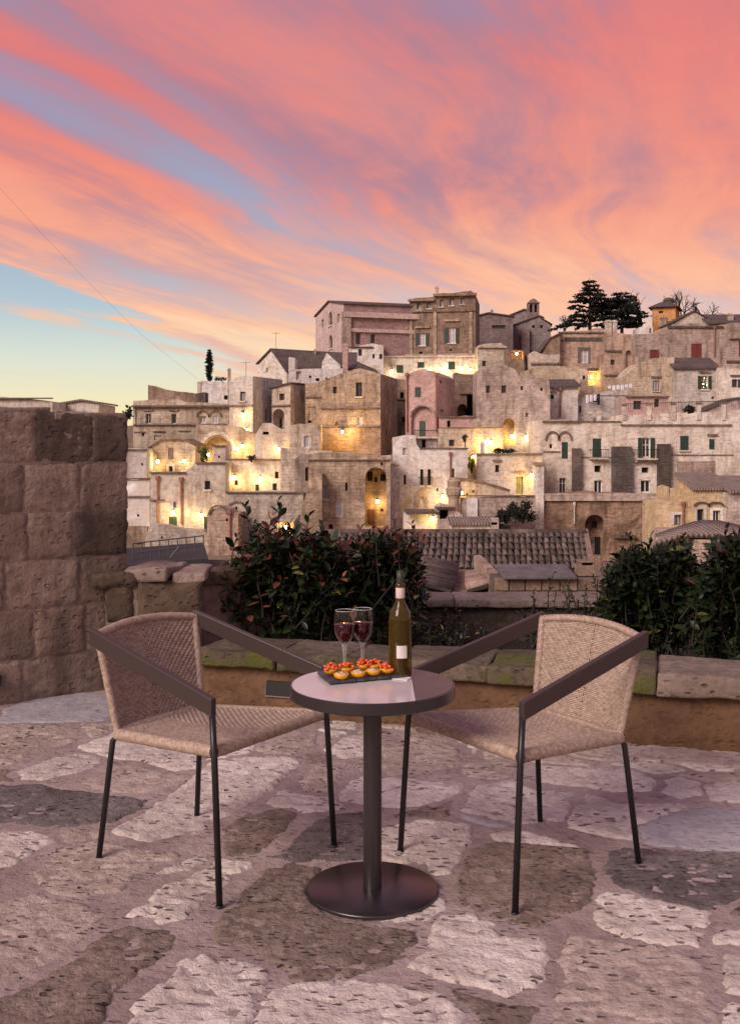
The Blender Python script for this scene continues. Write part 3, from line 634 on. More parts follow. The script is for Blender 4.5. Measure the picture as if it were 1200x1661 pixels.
h2 = H('bell_gable', 'slender twin arched bell gable on the grey church ridge', 150, [(856, 491), (860, 486), (865, 483.5), (870, 486), (874.5, 491)], 520, 'mauve', 1.2, ops=[('niche', 859, 493, 863.5, 506, dict(d=1.1, arch=True)), ('niche', 866.5, 493, 871, 506, dict(d=1.1, arch=True))], cat='bell gable', foot=.2)
h2.ledge(855, 875.5, 490, 1.5, .2, 'mauve')
h = H('lit_shed', 'tiny orange lamplit porch below the grey church', 118, [(822, 566), (850, 568)], 600, 'brown', 3, ops=[('niche', 829, 569, 848, 583, dict(d=1.2))], cat='porch')
h = H('ochre_terrace', 'low stone terrace with rough parapet below the grey church', 116, [(861, 575), (866, 569), (880, 574), (908, 574)], 620, 'cream', 4); h.ledge(860, 909, 588, 3)
h = H('brown_gable_roof', 'brown sloping roof beside the tall pinkish house', 121, [(880, 570), (892, 549), (908, 540)], 600, 'brown', 4, roof='tile')
h = H('low_wall_house', 'long low lamplit terrace wall below the tall pinkish house', 112, [(850, 602), (868, 596), (915, 594), (940, 594)], 640, 'cream', 3)
# ---- right, upper rows
h = H('attic_house', 'tall pinkish house with an attic band and one white window below the cedar', 122, [(905, 541), (914, 537), (978, 532), (981, 539), (1042, 543)], 636, 'pinkbrick', 6, ops=[('win', 940, 566, 954, 588.5, dict(frame='wframe', pane='curtain', surround='dark')), ('hole', 910, 551, 913, 554)])
h.ledge(916, 976, 547, 6, .1, 'dark'); h.ledge(905, 978, 538, 2, .2); h.chimney(981.5, 519, 991, 538, 3, 'pale'); h.chimney(992.5, 519, 1000, 538, 3, 'pale')
h = H('lamp_porch_house', 'small cream house with a bright lamplit porch above the laundry', 117, [(918, 600), (936, 598), (980, 598)], 646, 'cream', 3, ops=[('hole', 945, 609, 949, 615.5), ('niche', 954, 602, 978.5, 625, dict(d=1.1))]); h.ledge(952, 981, 597.5, 3, .5, 'roof')
h = H('round_house', 'rounded pinkish house with a tall pale niche and one small window', 114, [(980, 573), (992, 569), (1008, 567), (1020, 572), (1034, 580)], 648, 'pinkbrick', 4, ops=[('win', 990, 583, 997, 591.5), ('niche', 1015, 568, 1023.5, 598, dict(d=.35, arch=True))]); h.ledge(979, 1025, 607, 2.2, .2); h.ledge(981, 1008, 568, 3, .15, 'dark')
h = H('long_upper_house', 'long mauve stone house with two dark red doors', 120, [(1030, 543), (1080, 541), (1084, 528), (1120, 524), (1152, 530), (1172, 526), (1230, 519)], 600, 'pinkbrick', 6, ops=[('shut', 1054, 567, 1069, 580.5, dict(mat='redwood')), ('shut', 1121, 557, 1138, 580.5, dict(mat='redwood')), ('shut', 1198, 553, 1212, 578, dict(mat='redwood'))])
h.pipe(1158, 535, 577); h.ledge(1082, 1172, 528.5, 3, .25, 'dark'); h.ledge(1183, 1230, 548, 2, .3)
h = H('orange_tower_house', 'orange plastered tower house with a dark overhanging roof among bare trees', 136, [(1057.5, 499), (1095.5, 497)], 545, 'orange', 5, yaw=-22, ops=[('win', 1068, 504, 1075, 508)])
m = MB(); w = h.W; z = h.P[0][1] - h.zb; o = .5
m.hexa([(-o, -o, z + .004), (w + o, -o, z + .004), (w + o, 5 + o, z + .004), (-o, 5 + o, z + .004), (w * .3, 1.6, z + .9), (w * .7, 1.6, z + .9), (w * .7, 3.4, z + .9), (w * .3, 3.4, z + .9)])
m.lathe([(.75, .85), (.8, 1.15), (.55, 1.45), (0, 1.6)], 10, (w * .62, 2.5, z)); m.build('roof', M['roof'], h.e); h.chimney(1071, 514, 1081, 532, -1.5, 'pinkbrick')
h = H('gable_house', 'plain pale gable house right of the orange tower', 129, [(1088, 526), (1125, 505), (1153, 521)], 552, 'cream', 5, roof='tile')
h = H('grey_roofed_house', 'low house with a grey tiled roof beside the plain pale gable', 127, [(1150, 526), (1230, 522)], 550, 'pinkbrick', 4, roof=(512, 4.0)); h.chimney(1180, 508, 1188, 522, .8, 'pinkbrick')
h = H('low_white_shed', 'small white hut with a dark door left of the orange tower', 126, [(1036, 531), (1044, 528), (1059, 530)], 552, 'white', 3, ops=[('hole', 1053, 532, 1056, 540)], cat='hut')
h = H('stained_cream_house', 'cream house with a stained parapet and one pale window above the pavilion', 108, [(1016, 610), (1026, 598), (1038, 588), (1060, 582), (1094, 579)], 668, 'cream', 5, ops=[('pane', 1059, 617, 1068.5, 633.5, dict(sill=True, hood=True, frame='bframe'))])
h = H('christmas_window_house', 'plain pale house with a lit tree in its shuttered window under dark tiles', 107, [(1094, 599), (1162, 598)], 668, 'pale', 4, roof=(583, 3.0), ops=[('oshut', 1137, 609.5, 1148, 631, dict(hood=True, sill=True, pane='glass')), ('hole', 1154, 643, 1158, 647)]); h.pipe(1164.5, 601, 650)
CHRISTMAS = h
h = H('edge_cream_house', 'cream house with one green shutter beside the dark tiled roof', 106, [(1166, 596), (1230, 591)], 668, 'pale', 4, ops=[('win', 1187, 615, 1196, 628, dict(hood=True))]); h.box('shutter', 1196.5, 615, 1201, 628, .1, 'green'); h.ledge(1178, 1230, 585, 5, .5, 'roof')
h = H('laundry_house', 'pale house with washing hung along its wall', 104, [(916, 641), (960, 640), (984, 634), (1018, 632)], 690, 'pale', 3.5, ops=[('win', 939, 658, 942.5, 669), ('hole', 961, 645, 971, 652)]); h.ledge(916, 1018, 640, 1.5, .1, 'pinkbrick')
h.chimney(953.5, 668, 960, 680, -.9, 'pale'); h.chimney(967.5, 667, 974, 680, -.9, 'pale')
h = H('lean_roof_house', 'pale house with a dark tiled lean-to roof beside the ruined brick house', 103, [(886, 632), (937, 628)], 690, 'pale', 3.2, roof=(618, 3.0), ops=[('hole', 893, 640, 898, 647)]); h.pipe(908, 636, 676); h.ledge(890, 902, 635, 2)
# ---- centre
h = H('ruined_brick_house', 'ragged pinkish masonry house with two windows and a lit yellow arch', 100, [(773, 606), (774, 601), (786, 600), (794, 594), (820, 592), (836, 599), (841, 609), (868, 608), (868, 613), (890, 614), (892, 632)], 742, 'pinkbrick', 4, ops=[
    ('win', 788, 625, 794.5, 637), ('win', 813, 625, 821, 637), ('win', 844, 626, 848, 633), ('hole', 876, 629, 880, 634), ('niche', 816, 678, 836, 724, dict(d=1.3, arch=True)), ('niche', 852, 669, 857, 676, dict(d=.25, arch=True))])
h = H('dark_gap_house', 'shadowed masonry wall with a black arch beside the chapel house', 107, [(738, 604), (776, 607)], 702, 'brown', 3, ops=[('niche', 742, 655, 757, 690, dict(d=1.5, arch=True)), ('hole', 757, 640, 772, 676, dict(d=1.2))]); h.ledge(745, 773, 637, 2)
h = H('chapel_house', 'pinkish gabled house with a tall blind arch round a green door', 98, [(657.5, 611), (668, 604), (685, 598), (699, 603), (709, 609)], 716, 'pinkplaster', 6.5, yaw=-19, ops=[('shut', 673, 628, 682.5, 644), ('niche', 666.5, 659, 704, 708, dict(d=.5, arch=True))], rops=[('hole', 713, 616, 716.5, 621), ('hole', 715, 663, 718.5, 669)])
h.pipe(660.5, 612, 700); h.pipe(708, 612, 700); inner(h, 'door', 682.5, 683, 692.5, 708, .5, 'green'); h.arcs(665.5, 705, 658, 676, 1, .12, .1, 'pinkbrick')
h = H('terrace_parapet', 'mauve terrace front with a small dark door beside the chapel house', 96.5, [(712, 677), (772, 675)], 705, 'pinkplaster', 2, ops=[('hole', 725, 682, 730.5, 694)]); h.box('shed', 766.5, 680, 778, 693, .9, 'cream'); h.ledge(711, 773, 675, 2)
h = H('lamplit_terrace_house', 'cream terrace house glowing in lamplight with one small window', 95, [(712, 695), (740, 694), (816, 692)], 768, 'cream', 2.0, ops=[('win', 728, 713, 736.5, 723.5)]); h.ledge(712, 816, 692.5, 1.5, .12)
h = H('balcony_block', 'small dark walled balcony in front of the chapel house', 92, [(674, 707), (709, 708)], 735, 'pinkbrick', 2, ops=[('hole', 684, 713, 690.5, 726)]); h.balcony(673, 710, 708, 698, .4)
h = H('white_tall_house', 'tall white plastered house with a pair of iron balconies', 88, [(638, 709), (655, 706), (673, 705.5), (675, 719), (681, 728), (712, 727), (735, 727), (758, 726)], 866, 'white', 4.5, ops=[
    ('niche', 653, 726, 658.5, 738, dict(d=.25)), ('win', 654.5, 770, 658.5, 786), ('win', 681.5, 761, 686.5, 787), ('win', 693.5, 761, 699, 787), ('hole', 708, 792, 711, 797), ('door', 733, 760, 737, 778)])
h.pipe(730, 741, 777, .07, 'pipe'); h.balcony(680, 688.5, 787, 774, .3, 'white'); h.balcony(692, 700.5, 787, 774, .3, 'white'); h.arcs(679, 690, 806, 822, 1, .2, .1, 'yellow'); h.ledge(680, 760, 726.5, 1.5, .12)
h = H('rounded_pier', 'smooth cream pier against the white balcony house', 86, [(632, 753), (648, 753)], 866, 'pale', 1.5, cat='pier'); h.ledge(631, 649, 752, 2, .1, 'yellow')
h = H('canopy_shed', 'small lamplit shed under a dark flat canopy below the white balcony house', 83, [(655, 834), (708, 832)], 872, 'pale', 3, ops=[], cat='shed'); h.box('canopy', 658, 829, 712, 832.5, 1.1, 'roof', 3.0)
h = H('turret_house', 'dark ruined stone block with a black opening beside the lamplit shed', 82, [(708, 824), (716, 819), (735, 822), (750, 836)], 872, 'pinkbrick', 3, ops=[('hole', 713, 827, 727, 842, dict(d=1.0))]); h.ledge(706, 738, 822, 2.5, .4, 'roof')
h = H('stone_turret', 'weathered round stone turret on the dark ruined block', 85, [(729, 790), (732, 782), (739, 782), (743, 790)], 840, 'dark', 1.2, cat='turret')
m = MB(); c = (h.W / 2, -.1, 0); zt = h.P[1][1] - h.zb; m.lathe([(.42, -2), (.44, zt * .55), (.62, zt * .66), (.66, zt * .82), (.5, zt * .86), (.58, zt + .1), (.3, zt + .35), (0, zt + .4)], 12, c); m.build('drum', M['tufa'], h.e)
h = H('cube_house', 'plain cube house with a lamplit wall and yellowish green door', 90, [(773, 737), (820, 736), (867, 734), (879, 734)], 812, 'pale', 4, ops=[('win', 803, 754, 809.5, 766, dict(hood=True)), ('door', 837, 773, 848.5, 801, dict(mat='olive', hood=True))]); h.ledge(772, 880, 735, 2, .2)
h.chimney(779, 717, 785.5, 737, .6, 'pale')
h = H('stone_pillar', 'square stone pillar with a capital beside the cube house', 87.6, [(868, 754), (882, 754)], 822, 'pale', 1.0, cat='pillar'); h.box('capital', 866.5, 750, 883.5, 755, .12, 'tufa', 1.1)
h = H('slanting_stair_wall', 'lamplit slanting stair wall in front of the cube house', 87, [(738, 778), (762, 780), (800, 789), (827, 797)], 814, 'cream', .8, ops=[('hole', 756, 800, 759, 804), ('hole', 766, 795, 769, 799)], cat='wall')
m = MB(); P_ = h.P
for (a, za), (b, zb_) in zip(P_, P_[1:]): m.hexa([(a, -.15, za - h.zb + .004), (b, -.15, zb_ - h.zb + .004), (b, .9, zb_ - h.zb + .004), (a, .9, za - h.zb + .004), (a, -.15, za - h.zb + .18), (b, -.15, zb_ - h.zb + .18), (b, .9, zb_ - h.zb + .18), (a, .9, za - h.zb + .18)])
m.build('coping', M['ledge'], h.e)
h = H('stained_garden_wall', 'dark stained garden wall below the cube house', 85, [(748, 807), (790, 806), (868, 803.5)], 874, 'pinkbrick', 1.2, ops=[('hole', 774, 838, 778, 843)], cat='wall'); h.ledge(748, 868, 803, 2, .15); h.box('whitewashed_pier', 757, 808, 774, 843, .2, 'white')
h = H('low_tiled_shed', 'low pale shed with a rough tiled top in front of the garden wall', 79, [(733, 852), (800, 851)], 876, 'pale', 3, roof=(842, 2.5), cat='shed', roofmat='roofw'); h.box('post', 796, 840, 808, 872, .3, 'pinkbrick', .3)
# ---- right lower
h = H('great_house', 'great pale house front with green shutters, balconies and dark grey buttresses', 95, [(866, 683), (936, 681), (938, 684), (1007, 681), (1007, 673), (1230, 664)], 806, 'pale', 5, ops=[
    ('shut', 911, 717, 921, 744), ('shut', 961, 711, 975, 741.5), ('oshut', 1041, 710, 1054.5, 742, dict(pane='glass')), ('shut', 1103, 707, 1117, 730, dict(sill=True)), ('shut', 1150, 712, 1159, 729, dict(hood=True)),
    ('hole', 891, 720.5, 895.5, 727), ('hole', 964, 755, 974.5, 766), ('hole', 1040.5, 758, 1052, 767), ('win', 907, 775, 918, 800, dict(frame='wframe')), ('win', 963.5, 779, 977, 800, dict(frame='wframe')), ('win', 1039, 779, 1055, 799, dict(frame='wframe')), ('hole', 1107, 785, 1117, 793)])
h.ledge(879, 937, 682, 2.5, .3); h.ledge(936, 1007, 682.5, 1.8, .15); h.ledge(1006, 1186, 688, 2.2, .2); h.ledge(880, 908, 731.5, 1.6, .1); h.ledge(1085, 1188, 737, 1.6, .1); h.ledge(942, 990, 741, 1.6, .08)
h.arcs(886, 926, 702, 714, 2, .14, .12); h.balcony(955, 984, 742, 729, .7); h.balcony(1030, 1064, 743, 729, .7); h.arcs(1031, 1063, 745, 750, 2, .18, .4, 'cream', 'bracket')
h.box('buttress', 927, 727, 941, 801, .5, 'slate'); h.box('buttress', 991, 724, 1022.5, 800, .6, 'slate'); h.box('buttress', 1065, 720, 1085, 799, .6, 'slate'); h.box('stain_panel', 1098, 748, 1160, 776, .02, 'pinkbrick', 0)
GREAT = h
for i, x in enumerate((1013, 1053, 1093, 1134, 1174)):
    p = H('terrace_pillar', 'slim square pillar with a cap along the great house terrace', 94.9, [(x - 3, 657.5 - (x - 1013) * .02), (x + 3, 657.3 - (x - 1013) * .02)], 681, 'pale', .35, cat='pillar', group='pillars along the great house terrace', foot=0)
    p.box('cap', x - 4, 655 - (x - 1013) * .02, x + 4, 658 - (x - 1013) * .02, .06, 'ledge', .42)
r = empty('terrace_railing', at(1013, 672, 95.1), 0, 'thin dark iron railing between the slim terrace pillars', 'railing'); m = MB(); x1 = (1190 - 1013) / F * 95
m.tube([(0, 0, .95), (x1, 0, 1.25)], .03, 5)
for i in range(60): t = i / 59; m.tube([(x1 * t, 0, .2 + t * .3), (x1 * t, 0, .95 + t * .3)], .012, 4)
m.build('rails', M['iron'], r)
h = H('pavilion', 'low flat mauve pavilion on the great house terrace', 98.5, [(1015, 643), (1084, 641)], 682, 'pinkplaster', 3, ops=[('win', 1027, 650, 1040, 664, dict(hood=True)), ('win', 1061, 647, 1069, 660)]); h.ledge(1014, 1085, 642, 2, .3)
h = H('slanted_glass_shed', 'low shed with a dark slanting roof at the end of the great house terrace', 98.5, [(1146, 666), (1186, 648), (1230, 643)], 682, 'pinkbrick', 2.5, roof='tile', cat='shed')
h = H('rock_terrace', 'rough rock face with a tall dark arched cave below the great house', 88, [(866, 806), (880, 802), (980, 801), (1066, 803), (1076, 806)], 915, 'rock', 4, ops=[('niche', 948.5, 835, 981, 902, dict(d=1.4, arch=True))], cat='rock face')
h.box('parapet', 880, 800, 1070, 812, .25, 'pinkbrick'); inner(h, 'window', 960, 845, 967.5, 856, 1.4, 'black'); inner(h, 'doorway', 964, 871, 973, 900, 1.4, 'black'); h.pipe(931, 822, 850, .06, 'pale')
h.box('ledge', 995, 868, 1030, 872, .5, 'dark')
h = H('ochre_house', 'ochre house with one white framed window and a brown pipe', 82, [(1063, 817), (1110, 815), (1110, 795), (1126, 794)], 890, 'yellow', 4, ops=[('win', 1093, 835, 1104.5, 851.5, dict(surround='white', pane='curtain'))]); h.pipe(1107, 822, 870)
h = H('merlon', 'ochre pointed wall stump above the rock terrace', 87, [(1070, 790), (1077, 787), (1085, 790)], 822, 'yellow', .8, cat='wall')
h = H('twin_window_house', 'ochre house with two white arched window surrounds under grey tiles', 81.5, [(1126.5, 795), (1186, 795)], 872, 'yellow', 5, roof=(770, 5), roofmat='roofw', ops=[('win', 1130.5, 826, 1141, 845, dict(surround='white')), ('win', 1156, 828, 1168, 847, dict(surround='white', frame='wframe'))]); h.arcs(1126, 1172, 815, 821, 2, .12, .2, 'roof'); h.box('pilaster', 1172, 797, 1186, 850, .1, 'pale')
h = H('grey_edge_house', 'grey stone house beside the twin window house', 80, [(1187, 800), (1240, 796)], 880, 'pinkbrick', 5, roof=(775, 5), roofmat='roofw')
# ---------------------------------------------------------------- lamps of the town
lamp_me = {}; LAMP = .40
def wall_lamp(label, px, py, Y, watt, col=(1.0, .66, .25), out=.55, r=.13, group=None, blow=0.0):
    """bracket fixed to a wall at distance Y, lantern hanging in front of it"""
    p = at(px, py, Y - out); e = empty('wall_lamp', p, 0, label, 'lamp', group)
    if 'b' not in lamp_me:
        m = MB(); m.tube([(0, .6, .32), (0, .1, .36), (0, 0, .30)], .02, 5); m.lathe([(.02, .30), (.13, .22), (.15, .17), (.02, .17)], 8); o = m.build('bracket', M['iron'], e); lamp_me['b'] = o.data
        m = MB(); m.lathe([(0, .17), (.09, .165), (.12, .06), (.10, -.08), (0, -.13)], 10); o = m.build('lantern', M['bulb'], e, True); lamp_me['g'] = o.data
    else:
        link('bracket', lamp_me['b'], None, e); link('lantern', lamp_me['g'], None, e)
    ld = bpy.data.lights.new('lamp_light', 'POINT'); ld.energy = watt * LAMP; ld.color = col; ld.shadow_soft_size = .12
    lo = bpy.data.objects.new('lamp_light', ld); COL.objects.link(lo); lo.parent = e; lo.location = (0, -.22, -.05)
    return e
WY = (1.0, .57, .14)
wall_lamp('wall lamp left of the grey shutter on the curved gable house', 256, 749, 96, 200)
wall_lamp('wall lamp right of the grey shutter on the curved gable house', 299, 748, 96, 200)
wall_lamp('wall lamp over the green door between two downpipes', 281, 832, 88, 320)
wall_lamp('wall lamp beside the narrow dark door of the downpipe house', 326, 836, 88, 260)
wall_lamp('bright wall lamp at the left end of the long pale house', 380, 775, 92, 240)
wall_lamp('wall lamp above the first dark door of the long pale house', 422, 777, 92, 240)
wall_lamp('wall lamp on the retaining wall right of the blind arch', 393, 724, 101, 260, WY)
wall_lamp('second lamp on the retaining wall close to the blind arch', 385, 728, 101, 200, WY)
wall_lamp('lamp inside the wide blind arch', 338, 738, 101.6, 260, WY)
wall_lamp('wall lamp under the corner house window', 393.5, 673, 103, 260, WY)
wall_lamp('lamp low on the lamplit corner wall', 400, 698, 103, 330, WY)
wall_lamp('wall lamp beside the landing above the long pale house', 452, 729, 99, 240, WY)
wall_lamp('wall lamp high on the tower house lower wall', 555, 701, 102, 1300, WY, 1.0)
wall_lamp('lamp hanging inside the deep tall arch', 612, 814, 86, 200, WY, .5)
wall_lamp('lamp on the terrace wall at the brown palace foot', 763, 600, 122, 420, WY, .7)
wall_lamp('lamp inside the tiny orange porch', 838, 574, 119.0, 160, (1.0, .45, .12), .5)
wall_lamp('lamp inside the small porch above the laundry', 959, 611, 118, 420, WY, .6)
wall_lamp('left lamp of the pair on the glowing terrace house', 788, 717, 95, 520, WY, .7)
wall_lamp('right lamp of the pair on the glowing terrace house', 796.5, 718, 95, 520, WY, .7)
wall_lamp('lamp inside the lit yellow arch', 830, 708, 101.0, 420, (1.0, .58, .10), .4)
wall_lamp('lamp beside the lit yellow arch above the cube house', 853, 709, 99.9, 300, (1.0, .78, .45), .6)
wall_lamp('lamp above the lit stairs beside the cube house', 767, 742, 92, 520, WY, .8)
wall_lamp('lamp beside the yellowish green door', 862, 771, 90, 480, WY, .7)
wall_lamp('lamp behind the stone turret', 718, 806, 88, 260, WY, .8)
wall_lamp('lamp at the slanting stair wall foot', 748, 800, 87, 200, WY, .6)
wall_lamp('lamp inside the bright lower doorway', 463, 856, 88.4, 420, WY, .5)
wall_lamp('lamp at the right end of the canopy shed', 702, 842, 83, 160, WY, .6)
for x, y, lb in ((636, 602, 'small uplight at the plastered wall corner by the bright white house'), (696, 598, 'small uplight beside the small middle green shutter under the brown palace'), (717, 598, 'small uplight before the last green shutter under the brown palace'), (749, 597, 'small uplight past the last green shutter under the brown palace')):
    wall_lamp(lb, x, y, 122.5, 110, (1.0, .80, .50), .45, group='uplights under the brown palace')
# lit tree in a window
m = MB()
for k in range(4): m.lathe([(.32 - .07 * k, .3 * k), (.10, .3 * k + .34)], 9)
o = m.build('christmas_tree', M['green'], None, loc=at(1142.5, 630, 107.3)); tag(o, 'small lit tree glowing in the shuttered window', 'christmas tree')
m = MB()
for k in range(16):
    a = rnd.uniform(0, 6.28); z = rnd.uniform(.05, 1.1); r = .34 * (1 - z / 1.35); m.lathe([(0, -.035), (.035, 0), (0, .035)], 5, (r * math.cos(a), r * math.sin(a) * .6 - .1, z))
m.build('fairy_lights', emit('fairy_light_glow', (1, .72, .25), 14), o)

# laundry
def laundry(label, pts, Y, n, h0):
    a, b = at(*pts[0], Y), at(*pts[1], Y); e = empty('washing_line', a, 0, label, 'washing line'); d = b - a; m = MB()
    m.tube([(0, 0, 0), tuple(d * .5 + Vector((0, 0, -.06))), tuple(d)], .012, 4); m.build('line', M['iron'], e)
    for i in range(n):
        t0 = (i + .12) / n; t1 = (i + .8) / n; hh = h0 * rnd.uniform(.55, 1.15); p, q = d * t0, d * t1; m = MB(); k = 5
        for j in range(k):
            s0, s1 = j / k, (j + 1) / k; w0, w1 = .05 * math.sin(j * 2.1), .05 * math.sin((j + 1) * 2.1); A = p.lerp(q, s0); B = p.lerp(q, s1)
            m.quad((A.x, A.y + w0, A.z - hh * rnd.uniform(.9, 1)), (B.x, B.y + w1, B.z - hh), (B.x, B.y + w1 * .2, B.z - .02), (A.x, A.y + w0 * .2, A.z - .02))
        m.build('cloth', M['cloth'] if not (n == 4 and i == 3) else M['iron'], e)
laundry('washing line with three white cloths and a dark one below the lamplit porch', ((949, 640), (974, 638)), 103.4, 4, 1.0)
laundry('washing line of small white cloths along the rounded house', ((985, 625), (1026, 621)), 107, 6, .6)

# ---------------------------------------------------------------- trees and plants on the hill
M['bark'] = plain('dark_bark', (.022, .017, .014), .95, vary=.3)
def leafmat(name, c1, c2, rough=.5, trans=.0):
    t = NT(name); g = t.n('ShaderNodeNewGeometry'); oi = t.n('ShaderNodeObjectInfo')
    f = t.math('FRACT', t.math('ADD', g.outputs['Random Per Island'], oi.outputs['Random']))
    t.put(t.b.inputs['Base Color'], t.mix(f, tuple(c1), tuple(c2))); t.b.inputs['Roughness'].default_value = rough; t.b.inputs['Specular IOR Level'].default_value = .35
    return t.mat
M['cedar'] = leafmat('cedar_needles', (.006, .009, .008), (.022, .028, .022), .9)
M['darkleaf'] = leafmat('dark_far_foliage', (.010, .013, .009), (.035, .04, .025), .8)
M['hangleaf'] = leafmat('lit_creeper_leaves', (.07, .10, .02), (.16, .17, .04), .7)
def sprig(m, p, d, s, rg):
    """one small tilted leaf clump card of two crossing blades"""
    for k in range(2):
        a = Vector((rg.uniform(-1, 1), rg.uniform(-1, 1), rg.uniform(-.4, .4))).normalized(); b = d.cross(a)
        if b.length < .1: continue
        b.normalize(); t = p + d * s
        m.add([p, p + d * s * .5 + b * s * .3, t, p + d * s * .5 - b * s * .3], [(0, 1, 2, 3)])
def conifer(name, label, px, ytop, ybot, Y, width, layers, seed, cone=True, sp=1.0):
    rg = random.Random(seed); b = at(px, ybot, Y); hgt = at(px, ytop, Y).z - b.z; e = empty(name, b, 0, label, 'tree'); BASES.append(b.copy())
    m = MB(); m.tube([(0, 0, -1), (.05, 0, hgt * .5), (0, 0, hgt * .98)], [.26, .16, .03], 7)
    f = MB(); w = width / F * Y / 2
    for k in range(layers):
        t = (k + rg.uniform(0, .5)) / layers; z = hgt * (.10 + .88 * t)
        r = w * ((1 - t) ** .8 if cone else math.sin(math.pi * min(1, .16 + t * .86)) ** .7); nb = 7 if k < layers * .8 else 4
        for j in range(nb):
            a = rg.uniform(0, 6.28); rr = r * rg.uniform(.55, 1.1); dr = Vector((math.cos(a), math.sin(a), 0)); sag = rg.uniform(-.10, .12)
            pts = [Vector((0, 0, z)), dr * rr * .5 + Vector((0, 0, z + rr * .10)), dr * rr + Vector((0, 0, z + sag * rr))]
            m.tube(pts, [.06, .035, .012], 4, False)
            for q in range(int(10 + rr * 26)):
                s = rg.uniform(.2, 1.05); p = pts[0].lerp(pts[1], s * 2) if s < .5 else pts[1].lerp(pts[2], s * 2 - 1)
                p = p + Vector((rg.gauss(0, .16), rg.gauss(0, .16), rg.gauss(0, .06))) * sp
                d = (dr + Vector((rg.gauss(0, .6), rg.gauss(0, .6), rg.gauss(0, .25)))).normalized(); sprig(f, p, d, rg.uniform(.22, .45) * sp, rg)
    m.build('trunk', M['bark'], e); f.build('crown', M['cedar'], e, recalc=False); return e
conifer('cedar_tree', 'tall dark layered cedar above the hill houses', 956, 449, 540, 130, 118, 11, 3)
conifer('cedar_tree', 'rounder dark cedar crown behind two pale chimneys', 1008, 472, 540, 131, 92, 12, 9, False)
conifer('cypress_tree', 'thin ragged cypress behind the white cube house', 339.5, 565, 621, 116, 10, 30, 5, False, .42)
def bare_tree(label, px, ytop, ybot, Y, seed, spread):
    rg = random.Random(seed); b = at(px, ybot, Y); hgt = at(px, ytop, Y).z - b.z; e = empty('bare_tree', b, 0, label, 'tree'); BASES.append(b.copy()); m = MB(); tw = MB()
    def grow(p, d, ln, r, lv):
        q = p + d * ln; mid = p + d * ln * .5 + Vector((rg.gauss(0, .05), rg.gauss(0, .05), 0)) * ln
        (m if lv < 2 else tw).tube([p, mid, q], [r, r * .85, r * .7], 5 if lv < 2 else 3, False)
        if lv >= 5: return
        for k in range(3 if lv < 3 else 2):
            nd = (d + Vector((rg.gauss(0, spread), rg.gauss(0, spread), rg.gauss(.12, .3)))).normalized(); grow(q if k else mid.lerp(q, rg.random()), nd, ln * rg.uniform(.62, .85), max(r * .62, .022), lv + 1)
    grow(Vector((0, 0, -.5)), Vector((0, 0, 1)), hgt * .34, .22, 0); m.build('trunk', M['bark'], e); tw.build('crown', M['bark'], e)
bare_tree('bare tree just left of the orange tower', 1040, 468, 540, 133, 4, .45)
bare_tree('bare tree right behind the orange tower roof', 1106, 466, 540, 142, 8, .5)
bare_tree('spreading bare tree right of the orange tower', 1140, 476, 535, 138, 11, .62)
bare_tree('thin bare tree left of the tall cedar', 915, 503, 545, 134, 17, .6)
def leafy(name, label, px, py, Y, w, hh, n, mat, size, seed, cat='bush'):
    rg = random.Random(seed); b = at(px, py, Y); e = empty(name, b, 0, label, cat); m = MB(); f = MB(); s = Y / F; W_, H_ = w * s / 2, hh * s
    for k in range(7):
        a = rg.uniform(0, 6.28); m.tube([(0, 0, -.2), (math.cos(a) * W_ * .4, math.sin(a) * .3, H_ * .5), (math.cos(a) * W_ * .8, math.sin(a) * .5, H_ * rg.uniform(.6, .95))], [.05, .03, .01], 4, False)
    cl = [Vector((rg.uniform(-.75, .75) * W_, rg.uniform(-.4, .4), rg.uniform(.2, .8) * H_)) for _ in range(9)]
    for k in range(n):
        c = rg.choice(cl); p = c + Vector((rg.gauss(0, .16) * W_, rg.gauss(0, .2), rg.gauss(0, .13) * H_))
        if p.z < -.1: continue
        sprig(f, p, Vector((rg.gauss(0, 1), rg.gauss(0, 1), rg.gauss(.3, .7))).normalized(), size * rg.uniform(.6, 1.3), rg)
    m.build('stems', M['bark'], e); f.build('foliage', M[mat], e, recalc=False); return e
leafy('dark_bush', 'large dark bush on the stained garden wall', 848, 846, 83.5, 44, 30, 1500, 'darkleaf', .22, 1)
leafy('dark_bush', 'low dark bush left of the large one at the garden wall', 820, 848, 83.5, 30, 20, 900, 'darkleaf', .22, 2)
leafy('dark_bush', 'small dark bush at the pale shed post', 816, 868, 79.5, 22, 18, 500, 'darkleaf', .2, 12)
leafy('hanging_creeper', 'lamplit creeper hanging in the garden niche', 328, 750, 92.5, 16, 26, 700, 'hangleaf', .16, 3, 'plant')
leafy('roof_plant', 'low green plants along the cube house roof edge', 816, 736, 91.2, 42, 9, 500, 'darkleaf', .16, 4, 'plant')
leafy('creeper', 'green creeper on the lit stair wall', 765, 764, 91.2, 11, 26, 400, 'hangleaf', .15, 5, 'plant')
leafy('potted_palm', 'small dark palm pot behind the terrace railing', 1117, 669, 95.6, 16, 10, 120, 'darkleaf', .3, 6, 'plant')
leafy('roof_shrub', 'tiny shrub on the edge above the long pale house', 408, 746, 91.5, 14, 8, 160, 'darkleaf', .16, 7, 'plant')
leafy('roof_shrub', 'small shrub standing on the white cube house', 357, 618, 115.5, 22, 7, 200, 'darkleaf', .16, 8, 'plant')
leafy('palm_bush', 'small dark palm top showing over the tall terrace wall end', 205, 680, 60, 14, 18, 160, 'darkleaf', .25, 10, 'plant')

